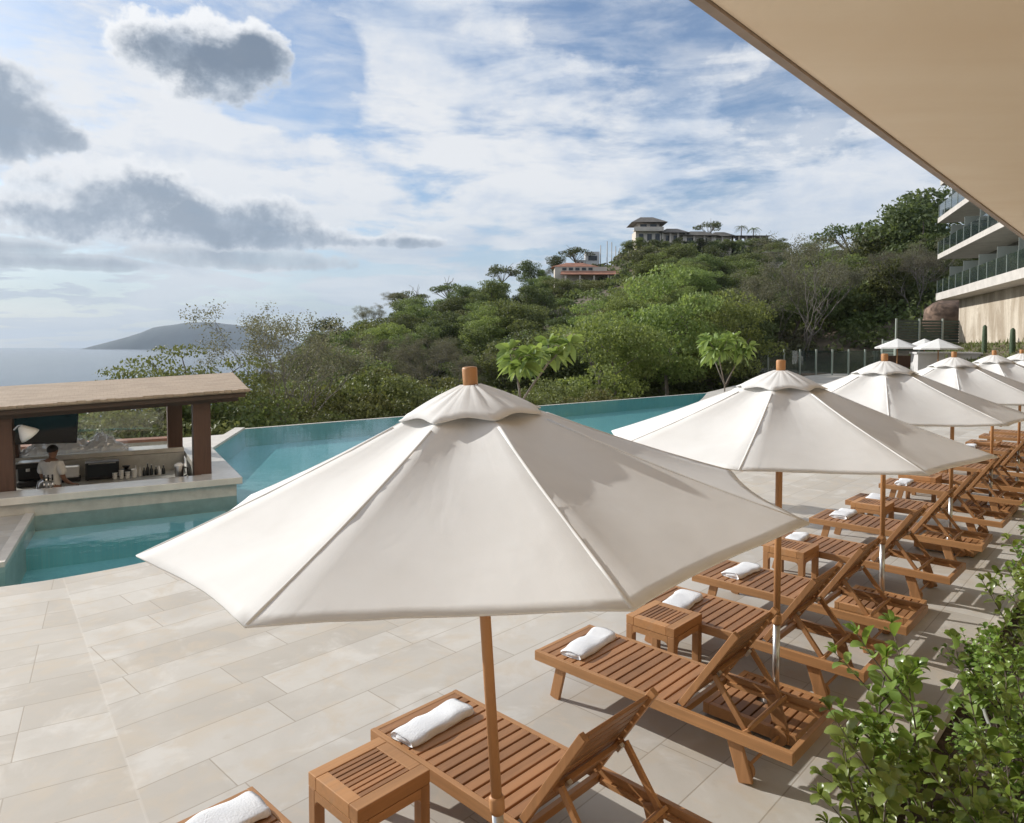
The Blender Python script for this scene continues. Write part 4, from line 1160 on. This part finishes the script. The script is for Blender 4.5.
for x, y, d, h in ((885, 226, 104, 14), (912, 208, 98, 15), (935, 196, 104, 16), (905, 262, 90, 13), (950, 232, 96, 15), (880, 300, 84, 8), (925, 285, 84, 10)):
    plant_top('evergreen' if rnd.random() < .6 else 'leafy', x, y, d, h, None, 1.15)
for x, y, d, h in ((410, 292, 142, 7), (448, 284, 146, 7), (470, 288, 148, 6), (528, 262, 160, 7), (556, 256, 168, 6)): plant_top('umbrella' if x in (410, 448) else 'evergreen', x, y, d, h)
for x, y, d, h in ((352, 372, 46, 5.5), (384, 368, 50, 5.5), (418, 380, 46, 5), (330, 392, 42, 5), (250, 398, 40, 5.5), (232, 392, 38, 5.5), (560, 384, 46, 4.5), (590, 392, 46, 4), (445, 378, 52, 5), (310, 384, 50, 5)):
    plant_top('yellowbush', x, y, d, h, None, 1.0)
for x, y, d, h in ((20, 414, 32, 6), (60, 408, 33, 6), (96, 410, 31, 5.5), (128, 402, 34, 6), (160, 408, 31, 5.5), (185, 404, 34, 6), (214, 402, 34, 6), (238, 410, 36, 5), (120, 432, 28, 4), (85, 436, 29, 4), (160, 434, 29, 4), (-20, 412, 32, 6), (300, 402, 40, 4.5), (365, 396, 44, 4), (400, 398, 44, 4), (270, 412, 36, 4), (480, 392, 50, 5), (510, 396, 50, 5), (540, 392, 50, 5)):
    plant_top('bush' if rnd.random() < .6 else 'yellowbush', x, y, d, h, None, 1.0)
for x, y, h in ((628, 242, 4.5), (640, 239, 4.2), (653, 241, 4.4), (664, 242, 4), (676, 239.5, 4.2), (689, 242, 4.4), (701, 240, 4), (714, 241.5, 4.2), (726, 240, 4.2), (738, 241, 4), (752, 240, 4.4), (765, 239, 4.6), (778, 240, 5)): plant_top('evergreen' if int(x) % 2 else 'leafy', x, y, 178 + (x % 3), h, None, 1.25)
for x, y, d, h in ((556, 279, 138, 4), (568, 281, 136, 4), (580, 280, 138, 4.2), (592, 281, 135, 4), (604, 280, 138, 4.5), (616, 281, 136, 4), (628, 278, 138, 4.4), (636, 268, 160, 5), (648, 258, 166, 5), (585, 296, 132, 5), (612, 296, 134, 5), (565, 300, 128, 5)): plant_top('leafy' if int(x) % 2 else 'yellowbush' if int(x) % 3 else 'evergreen', x, y, d, h, None, 1.3)
# hillside trees
placed = []; tries = 0
VILLA = [(_b(x) * 185, 185) for x in (640, 680, 720)]
while len(placed) < 205 and tries < 9000:
    tries += 1
    pxx = rnd.uniform(240, 960); d = math.exp(rnd.uniform(math.log(62), math.log(182)))
    x, y = _b(pxx) * d, d; y1, z1, y2, z2, y3, z3, y4, z4 = lerp_table(HILL, x / y)
    if y > y3 + 4 or y < y2 - 3: continue
    if any((x - a) ** 2 + (y - b) ** 2 < (2.3 + .012 * d) ** 2 * c for a, b, c in placed): continue
    if 618 < pxx < 770 and y > 146: continue
    if 550 < pxx < 632 and 122 < y < 182: continue
    if pxx > 925 and y < 86: continue
    f = mnoise.noise(Vector((x * .035, y * .035, 11)))
    k = 'dry' if f > .36 else 'light' if f < -.30 else 'evergreen' if rnd.random() < .55 else 'leafy'
    if rnd.random() < .14: k = rnd.choice(['leafy', 'yellowbush', 'light', 'leafy', 'dry'])
    if 548 < pxx < 634 and y > 92 and k != 'yellowbush': continue
    h = rnd.uniform(4.6, 7.2) * (.8 if k in ('yellowbush',) else 1)
    if y > y3 - 8: h *= rnd.uniform(.55, .9)
    plant(k, x, y, h, wide=rnd.uniform(1.0, 1.35)); placed.append((x, y, 1.))
for k in PROTO:                                                             # prototypes nobody used
    for p in PROTO[k]:
        if p.name not in USED:
            for c in list(p.children): bpy.data.objects.remove(c)
            bpy.data.objects.remove(p)
# undergrowth between them: one mass
def woods():
    q = random.Random(23); mb = MB()
    for k in range(5200):
        pxx = q.uniform(-80, 1010); d = math.exp(q.uniform(math.log(36), math.log(190))); x, y = _b(pxx) * d, d
        y1, z1, y2, z2, y3, z3, y4, z4 = lerp_table(HILL, x / y)
        if y < y1 + 4 or y > y3 + 6: continue
        if pxx > 760 and y < 74: continue
        s = q.uniform(.9, 1.9) * (.6 + d / 220)
        if 545 < pxx < 640 and 118 < y < 184: s *= .55
        z = ground_z(x, y)
        leaf_cloud(mb, q, [((x, y, z + s * .45), (s * 1.2, s * 1.2, s * .85))], 26 / s, .17 + d * .0016)
    o = mb.build('undergrowth', 'leaf_wood'); tag(o, 'dense scrub and bushes covering the hillside between the trees', 'undergrowth', None, 'stuff')


woods()


# ------------------------------------------------------------------ frangipanis on the deck
def frangipani(name, label, loc, h, seed, spread, leafL, flowers):
    q = random.Random(seed); t = thing(name, label, 'tree', loc); tm, cm, fm = MB(), MB(), MB(); tips = []
    def br(p, d, L, r, k):
        e = p + d * L; tm.tube([p, p.lerp(e, .5) + Vector((q.gauss(0, .02), q.gauss(0, .02), .02)), e], [r, r * .85, r * .75], 7)
        if k == 0: tips.append((e, d)); tips.append((p.lerp(e, .45), d)); return
        for f in range(3 if k > 1 else q.choice((2, 3))):
            a = math.tau * f / 3 + q.uniform(-.4, .4); v = (d * .55 + Vector((math.cos(a), math.sin(a), .55)) * spread).normalized(); br(e, v, L * q.uniform(.42, .62) if k == 2 else L * q.uniform(.55, .75), r * .7, k - 1)
    br(Vector((0, 0, 0)), Vector((.02, 0, 1)), h * .50, .038, 2)
    for e, d in tips:
        for k in range(20):
            a = k * 2.4; up = q.uniform(-.75, .95); v = (Vector((math.cos(a), math.sin(a), up)) + d * .25).normalized(); L = leafL * q.uniform(.75, 1.1); w = L * .19
            side = v.cross(Vector((q.gauss(0, .7), q.gauss(0, .7), 1))).normalized(); n = side.cross(v)
            pts = []
            for i, (s, ww) in enumerate(((.06, .12), (.3, .75), (.6, 1), (.85, .6), (1, .03))):
                c = e + v * L * s - Vector((0, 0, 1)) * L * .30 * s * s; pts += [c - side * w * ww + n * w * .35 * ww, c, c + side * w * ww + n * w * .35 * ww]
            cm.add(pts, [f for i in range(4) for f in ((i * 3, i * 3 + 1, i * 3 + 4, i * 3 + 3), (i * 3 + 1, i * 3 + 2, i * 3 + 5, i * 3 + 4))])
        if flowers and q.random() < .6:
            for k in range(7):
                c = e + Vector((q.gauss(0, .05), q.gauss(0, .05), .10 + q.uniform(0, .08)))
                for s in range(5):
                    a = math.tau * s / 5; fm.add([c, c + Vector((math.cos(a - .35) * .035, math.sin(a - .35) * .035, .012)), c + Vector((math.cos(a) * .048, math.sin(a) * .048, .02)), c + Vector((math.cos(a + .35) * .035, math.sin(a + .35) * .035, .012))], [(0, 1, 2, 3)])
    t.scale = (.80, .80, 1) if flowers else (.62, .62, 1)
    tm.build('trunk', 'pale_bark', t, True); cm.build('crown', 'leaf_frangipani', t, True)
    if fm.f: fm.build('blossom', 'petal', t)
    mb = MB(); mb.lathe([(.42, 0), (.46, .02), (.46, .07), (.38, .075), (.36, .03)], n=28); mb.build('planting_ring', 'coping', t, True)
    return t


frangipani('frangipani_tree', 'young frangipani with large leaves and pale blossoms behind the nearest parasol', (.14, 13.2, 0), 3.2, 5, .95, .44, True)
frangipani('frangipani_tree', 'smaller frangipani with drooping leaves seen left of the second parasol top', (5.75, 18.9, 0), 3.2, 8, .75, .52, False)


# ------------------------------------------------------------------ houses on the hill
def hip(mb, x0, x1, y0, y1, z, h, ov=.8, ridge=.35):
    x0 -= ov; x1 += ov; y0 -= ov; y1 += ov; cx, cy = (x0 + x1) / 2, (y0 + y1) / 2; r = max(.02, (x1 - x0) / 2 * ridge if x1 - x0 > y1 - y0 else .02)
    mb.add([(x0, y0, z), (x1, y0, z), (x1, y1, z), (x0, y1, z), (cx - r, cy, z + h), (cx + r, cy, z + h)], [(0, 1, 5, 4), (1, 2, 5), (2, 3, 4, 5), (3, 0, 4), (3, 2, 1, 0)]); return mb


def pavilion(label, x, y, z, w, dpt, h, rh, posts=4, wall=True, name='villa_pavilion'):
    t = thing(name, label, 'house', (x, y, z))
    if wall: mb = MB(); mb.box((-w / 2 + .6, .8, -4), (w / 2 - .6, dpt, h)); mb.build('wall', 'hill_wall', t)
    for k in range(posts): mb = MB(); a = -w / 2 + (w - .4) * k / (posts - 1); mb.box((a, 0, -3), (a + .45, .45, h)); mb.build('post', 'hill_wall', t)
    n = max(2, int(w / 3))
    for k in range(n): mb = MB(); a = -w / 2 + 1.2 + (w - 2.4) * k / n; mb.box((a, .72, .4), (a + (w - 2.4) / n * .72, .79, h - .5)); mb.build('window', 'window_dark', t)
    hip(MB(), -w / 2, w / 2, 0, dpt, h + .02, rh).build('roof', 'slate_roof', t)
    mb = MB(); mb.box((-w / 2 - .3, -1.2, -4), (w / 2 + .3, dpt, -.01)); mb.build('terrace', 'hill_wall', t)
    return t


D0 = 184.
def hp(x, y, d=D0): return px(x, y, d)
t = thing('hilltop_villa', 'tall white hilltop villa with overhanging hip roof, highest on the ridge', 'house', hp(647, 243))
mb = MB(); mb.box((-3.2, 0, -4), (3.4, 6, 3.0)); mb.build('wall', 'hill_wall', t)
mb = MB(); mb.box((-2.6, .3, 3.01), (3.0, 5.7, 5.0)); mb.build('upper_storey', 'hill_wall', t)
hip(MB(), -3.0, 3.4, 0, 6, 5.02, 2.0, 1.5).build('roof', 'slate_roof', t)
mb = MB(); mb.box((-3.9, -1.4, 2.7), (3.8, -.02, 2.95)); bl = mb.build('balcony', 'hill_wall', t)
mb = MB(); mb.box((-3.9, -1.42, 2.96), (3.8, -1.36, 3.8)); mb.build('parapet', 'hill_wall', bl)
for a in (-2.0, .6): mb = MB(); mb.box((a, .23, 3.3), (a + 1.7, .29, 4.7)); mb.build('window', 'window_dark', t)
for a in (-2.4, -.2, 1.9): mb = MB(); mb.box((a, -.07, .4), (a + 1.2, -.01, 2.2)); mb.build('window', 'window_dark', t)
pavilion('grey-roofed villa wing just right of the tall hilltop villa', *hp(673, 243), 6.5, 5, 2.4, 1.5)
pavilion('low grey-roofed villa in the middle of the hilltop row', *hp(698, 243), 8.5, 5, 1.7, 1.5)
pavilion('small hip-roofed hilltop pavilion third from the tall villa', *hp(721, 243), 5.6, 5, 1.5, 1.5, 3)
pavilion('long flat open pavilion at the right end of the hilltop row', *hp(748, 242.5), 9.6, 4, 1.5, .35, 6, False)
t = thing('white_house', 'small white flat-roofed house lower on the ridge left of the tall villa', 'house', hp(593, 265, 176))
mb = MB(); mb.box((-1.9, 0, -3), (1.5, 4, 3.2)); mb.build('wall', 'white_board', t)
mb = MB(); mb.box((-4.5, .5, -3), (-1.91, 4, 1.2)); mb.build('side_wing', 'white_board', t)
for a in (-4.1, -3.1): mb = MB(); mb.box((a, .42, -.6), (a + .6, .49, .8)); mb.build('window', 'window_dark', t)
mb = MB(); mb.box((-1.3, -.07, 1.0), (.9, -.01, 2.2)); mb.build('window', 'window_dark', t)
for k, (a, yy) in enumerate(((600, 246), (606.5, 242), (611, 243), (615, 247), (619, 249))):
    mb = MB(); z0 = 3.6 if 0 else 0; hh = (262 - yy) / 698 * 178; mb.tube([(0, 0, -3), (0, 0, hh)], .13, 6); o = mb.build('concrete_post', 'white_board'); o.location = hp(a, 262, 178)
    tag(o, 'bare white concrete post of an unfinished house on the ridge', 'post', 'bare posts on the ridge')
t = thing('terracotta_house', 'low white house with two long terracotta roofs on the ridge', 'house', hp(592, 279, 150))
mb = MB(); mb.box((-8, .6, -3), (3.2, 5, 2.6)); mb.build('wall', 'hill_wall', t)
hip(MB(), -8, .8, 1.2, 5, 2.62, 1.1, .7).build('roof', 'terracotta', t)
mb = MB(); mb.add([(-7, -2.2, .75), (8.3, -2.2, .75), (7.8, .8, 1.75), (-6.6, .8, 1.75), (-7, -2.2, .62), (8.3, -2.2, .62), (7.8, .8, 1.62), (-6.6, .8, 1.62)], [(0, 1, 2, 3), (7, 6, 5, 4), (0, 4, 5, 1), (1, 5, 6, 2), (2, 6, 7, 3), (3, 7, 4, 0)]); mb.build('porch_roof', 'terracotta', t)
for a in (-6.4, -5.0, -3.6, -2.2, -.8): mb = MB(); mb.box((a, .52, 1.85), (a + .9, .59, 2.4)); mb.build('window', 'window_dark', t)
for a in (-6, -3, 0, 3, 6): mb = MB(); mb.box((a, -1.9, -2.5), (a + .3, -1.6, .7)); mb.build('post', 'hill_wall', t)
pavilion('tiny white house half hidden by trees right of the big pale tree', *hp(770, 263, 150), 3.4, 3, 2.0, .5, 2, True, 'small_house')


# ------------------------------------------------------------------ far end of the terrace: fences, bank, cabana, small parasols, cacti
def fence(label, a, b, z0, z1, posts, pm, pn, name, slats=0):
    a, b = Vector(a), Vector(b); t = thing(name, label, 'fence', (a.x, a.y, 0)); d = b - a; o = Vector((a.x, a.y, 0))
    mb = MB()
    if slats:
        for k in range(slats):
            z = z0 + (z1 - z0) * (k + .5) / slats; mb.beam(Vector((0, 0, z)), Vector((d.x, d.y, z)), .03, (z1 - z0) / slats * .78)
    else: mb.beam(Vector((0, 0, (z0 + z1) / 2)), Vector((d.x, d.y, (z0 + z1) / 2)), .02, z1 - z0)
    mb.build(pn, pm, t)
    for k in range(posts):
        p = Vector((d.x, d.y, 0)) * (k / (posts - 1)); mb = MB(); mb.beam(p + Vector((0, -.08, z0 - .4)), p + Vector((0, -.08, z1 + .12)), .12, .12, (0, 1, 0)); mb.build('post', 'fence_post', t)
    return t


fence('tall dark green slatted fence beside the hotel wall', (_b(895) * 60, 60, 0), (_b(964) * 60.5, 60.5, 0), 2.2, 4.85, 4, 'fence_green', 'slat_panel', 'slatted_fence', 11)
fence('short dark green fence return at the left of the tall slatted fence', (_b(882) * 62, 62, 0), (_b(894) * 60.3, 60.3, 0), .3, 3.1, 2, 'fence_green', 'slat_panel', 'slatted_fence', 9)
fence('glass pool fence between parasols at the far terrace edge', (_b(752) * 64, 64, 0), (_b(881) * 62.5, 62.5, 0), .15, 2.2, 9, 'railing_glass', 'glass_panel', 'glass_fence')
mb = MB(); mb.add([H(-2, -6, -.05), H(34, -6, -.05), H(34, 1.7, 2.9), H(-2, 1.7, 2.9), H(-2, -6, -1), H(34, -6, -1), H(34, 1.7, -1), H(-2, 1.7, -1)], [(0, 1, 2, 3), (0, 4, 5, 1), (1, 5, 6, 2), (3, 2, 6, 7), (0, 3, 7, 4)]); structure(mb, 'bank', 'earth')
q = random.Random(31); mb = MB()
for k in range(5200):
    a, f = q.uniform(-1.5, 33), q.random(); c = H(a, -6 + 7.6 * f, -.05 + 2.93 * f); hh = q.uniform(.15, .5) * (.6 + .8 * (mnoise.noise(Vector((a * .4, f * 3, 2))) > 0)); w = .05; hh *= .6
    lx, ly = q.gauss(0, .12), q.gauss(0, .12); th = q.uniform(0, 3.14); mb.add([c + Vector((math.cos(th) * w, math.sin(th) * w, 0)), c - Vector((math.cos(th) * w, math.sin(th) * w, 0)), c + Vector((lx, ly, hh))], [(0, 1, 2)])
tag(mb.build('grass', 'grass_blade'), 'rough grass on the bank below the hotel wall', 'grass', None, 'stuff')
for k, (x, d, top) in enumerate(((984, 47, 325), (1012, 42, 328))):
    X_, Y_, Zt = px(x, top, d); mb = MB(); zb = 1.9; n = 14; vs = []
    mb.tube([(0, 0, z) for z in (0, .3, .8, 1.2, Zt - zb - .12, Zt - zb)], [.13, .15, .16, .155, .13, .05], 12); o = mb.build('cactus', 'cactus_skin', None, True); o.location = (X_, Y_, zb)
    tag(o, ('taller' if k == 0 else 'shorter') + ' columnar cactus standing against the stained hotel wall', 'cactus', 'cacti against the wall')
mb = MB(); n, m = 18, 10; vs = []
for i in range(m + 1):
    for j in range(n):
        th = math.pi * i / m; a = math.tau * j / n; r = 2.4 * (1 + .35 * mnoise.noise(Vector((math.cos(a) * math.sin(th), math.sin(a) * math.sin(th), math.cos(th))) * 1.6))
        vs.append((r * math.sin(th) * math.cos(a), r * math.sin(th) * math.sin(a), r * math.cos(th) * .8))
mb.add(vs, [(i * n + j, i * n + (j + 1) % n, (i + 1) * n + (j + 1) % n, (i + 1) * n + j) for i in range(m) for j in range(n)])
o = mb.build('boulder', 'rock', None, True); o.location = px(953, 316, 66); tag(o, 'large brown boulder between the slatted fence and the hotel wall', 'rock')


def small_parasol(label, x, d, y_top, w=3.2):
    X_, Y_, Zt = px(x, y_top, d); t = thing('garden_parasol', label, 'parasol', (X_, Y_, 0), 0, 'small parasols at the far end')
    mb = MB(); r = w / 2; ps = [(0, 0, Zt)] + [(math.cos(math.tau * k / 8 + .3) * r, math.sin(math.tau * k / 8 + .3) * r, Zt - .62) for k in range(8)] + [(math.cos(math.tau * k / 8 + .3) * r * .99, math.sin(math.tau * k / 8 + .3) * r * .99, Zt - .72) for k in range(8)]
    mb.add(ps, [(0, 1 + k, 1 + (k + 1) % 8) for k in range(8)] + [(1 + k, 9 + k, 9 + (k + 1) % 8, 1 + (k + 1) % 8) for k in range(8)]); mb.build('canopy', 'canvas', t)
    mb = MB(); mb.tube([(0, 0, 0), (0, 0, Zt - .05)], .035, 8); mb.build('pole', 'teak_up', t)
    mb = MB(); mb.lathe([(.3, 0), (.3, .06), (.05, .08)], n=14); mb.build('base', 'concrete', t)


small_parasol('small cream parasol at the far end in front of the slatted fence, left of three', 897, 50, 338.5, 2.9)
small_parasol('small cream parasol at the far end, middle of three, partly hidden', 924, 51, 338.5, 2.6)
small_parasol('small cream parasol at the far end above the white cabana, right of three', 938, 46, 338.5, 2.9)
t = thing('cabana', 'white board-walled cabana under the far small parasols', 'cabana', px(918, 350, 47)[:2] + (0,), R(-20))
for a, b in ((0, 1.55), (1.75, 3.6)): mb = MB(); mb.box((a, 0, .05), (b, .08, 2.1)); mb.build('wall', 'white_board', t)
mb = MB(); mb.box((-.1, -.1, 2.101), (3.7, 2.6, 2.22)); mb.build('roof', 'white_board', t)
mb = MB(); mb.box((0, .09, .05), (.08, 2.5, 2.1)); mb.build('side_wall', 'white_board', t)
t = thing('teak_screen', 'brown timber screen under the far left small parasol', 'screen', px(882, 352, 53)[:2] + (0,))
mb = MB(); mb.box((0, 0, 0), (2.6, .08, 1.9)); mb.build('panel', 'dark_wood', t)
for a in (-.08, 2.601): mb = MB(); mb.box((a, -.02, 0), (a + .079, .1, 2.0)); mb.build('post', 'dark_wood', t)


# ------------------------------------------------------------------ planting bed shrubs, hose, drain
def shrub_proto(seed, h=.85):
    q = random.Random(seed); t = thing('shrub', '', 'shrub'); sm, lm = MB(), MB()
    def leaf(p, v, L):
        side = v.cross(Vector((q.gauss(0, .3), q.gauss(0, .3), 1))).normalized(); n = side.cross(v).normalized(); w = L * q.uniform(.30, .36); pts = []
        for s, ww, dz in ((.0, .10, 0), (.22, .55, .04), (.5, .92, .06), (.75, 1.0, .04), (.92, .68, 0), (1.0, .12, -.03)):
            c = p + v * L * s + n * L * (dz - .22 * s * s); cup = n * w * .30 * ww; pts += [c - side * w * ww + cup, c, c + side * w * ww + cup]
        lm.add(pts, [f for i in range(5) for f in ((i * 3, i * 3 + 1, i * 3 + 4, i * 3 + 3), (i * 3 + 1, i * 3 + 2, i * 3 + 5, i * 3 + 4))])
    def sprig(p, d, L, r, depth):
        n = max(4, int(L / .060)); pts = []; c = p.copy(); v = d.normalized()
        for i in range(n + 1):
            pts.append(c.copy()); v = (v + Vector((q.gauss(0, .10), q.gauss(0, .10), .05))).normalized(); c = c + v * L / n
        sm.tube(pts, [r * (1 - .7 * i / n) for i in range(n + 1)], 5, False)
        for i in range(max(1, int(n * (.25 if depth else .15))), n + 1):
            tv = (pts[min(i, n)] - pts[i - 1]).normalized(); a = i * 1.57 + q.uniform(-.4, .4); o = tv.orthogonal().normalized(); b = tv.cross(o)
            for sg in (0, math.pi):
                lv = (tv * q.uniform(.25, .8) + (o * math.cos(a + sg) + b * math.sin(a + sg)) * .9 + Vector((0, 0, .15))).normalized()
                leaf(pts[i], lv, q.uniform(.066, .106) * (1 - .25 * (i == n)))
        for sg in (0, 2.1, 4.2): leaf(pts[n], (v + Vector((math.cos(sg), math.sin(sg), .3)) * .45).normalized(), .062)
        if depth:
            for k in range(q.choice((2, 3, 4))):
                i = q.randint(int(n * .3), n - 1); a = q.uniform(0, math.tau)
                sprig(pts[i], (v * .5 + Vector((math.cos(a), math.sin(a), q.uniform(.2, .8)))).normalized(), L * q.uniform(.28, .48), r * .55, depth - 1)
    for k in range(4):
        a = math.tau * k / 4 + q.uniform(-.4, .4); sprig(Vector((math.cos(a) * .05, math.sin(a) * .05, 0)), Vector((math.cos(a) * q.uniform(.15, .6), math.sin(a) * q.uniform(.15, .6), 1)), h * q.uniform(.75, 1.1), .010, 1)
    sm.build('stem', 'bark', t, True); lm.build('foliage', 'leaf_shrub', t, True)
    return t


SH = [shrub_proto(s) for s in (41, 42, 43, 44, 45)]; first = set()
q = random.Random(77); spots = []
u = 3.55
while u < 19:
    for v, lean in ((-.80 if u < 6.5 else -.93, -.12), (-.48 if u < 6.5 else -.70, .0), (-.14, .0)):
        if v < -.78 and q.random() < .42: continue
        spots.append((u + q.uniform(-.12, .12), v + q.uniform(-.07, .07), q.uniform(.5, .88) * (.8 if 4.8 < u < 8.5 and v < -.7 else 1.15), lean + q.uniform(-.1, .1)))
    u += .52 if u < 9 else .6
spots += [(4.12, -.98, 1.08, -.08), (6.0, -.96, .55, -.20)]
for i, (u, v, s, lean) in enumerate(spots):
    p = SH[i % 5]
    if p.name in first: o = copy_tree(p)
    else: first.add(p.name); o = p
    o.location = D(u, v, .03); o.scale = (s * .95, s * .95, s * 1.1); o.rotation_mode = 'XYZ'
    tilt = Matrix.Rotation(lean, 4, UU) @ Matrix.Rotation(q.uniform(0, math.tau), 4, 'Z'); o.rotation_euler = tilt.to_euler()
    tag(o, 'glossy round-leaved shrub in the planting bed beside the loungers', 'shrub', 'round-leaved shrubs in the planting bed')
pts = []
for k in range(60):
    u = 3.3 + k * .16; pts.append(D(u, -.80 + .10 * math.sin(u * 1.7) + .05 * math.sin(u * 4.1), .16 + .09 * math.sin(u * 2.3) + .05 * math.sin(u * 5)))
mb = MB(); mb.tube(pts, .012, 8); tag(mb.build('hose', 'hose_rubber', None, True), 'grey irrigation hose winding through the planting bed', 'hose')
t = thing('drain_grate', 'slotted floor drain in the paving near the planting bed', 'drain', D(5.95, -1.72, 0), ROW)
mb = MB(); mb.box((0, 0, .001), (.62, .075, .005)); mb.build('plate', 'coping', t)
mb = MB()
for k in range(8): mb.box((.04 + k * .072, .018, .0055), (.055 + k * .072, .057, .0065))
mb.build('slot', 'black_plastic', t)

# ------------------------------------------------------------------ the air
def haze():
    m = bpy.data.materials.new('sea_air'); m.use_nodes = True; nt = m.node_tree; nt.nodes.clear(); MATS['sea_air'] = m
    out = nt.nodes.new('ShaderNodeOutputMaterial'); v = nt.nodes.new('ShaderNodeVolumePrincipled')
    v.inputs['Color'].default_value = (.74, .86, 1.0, 1); v.inputs['Density'].default_value = 5.5e-5; v.inputs['Anisotropy'].default_value = 0
    nt.links.new(v.outputs[0], out.inputs['Volume'])
    mb = MB(); mb.box((-14500, -14500, SEA - 6), (14500, 14500, 285)); o = mb.build('haze', 'sea_air'); tag(o, 'thin sea haze', 'haze', None, 'stuff')


haze()
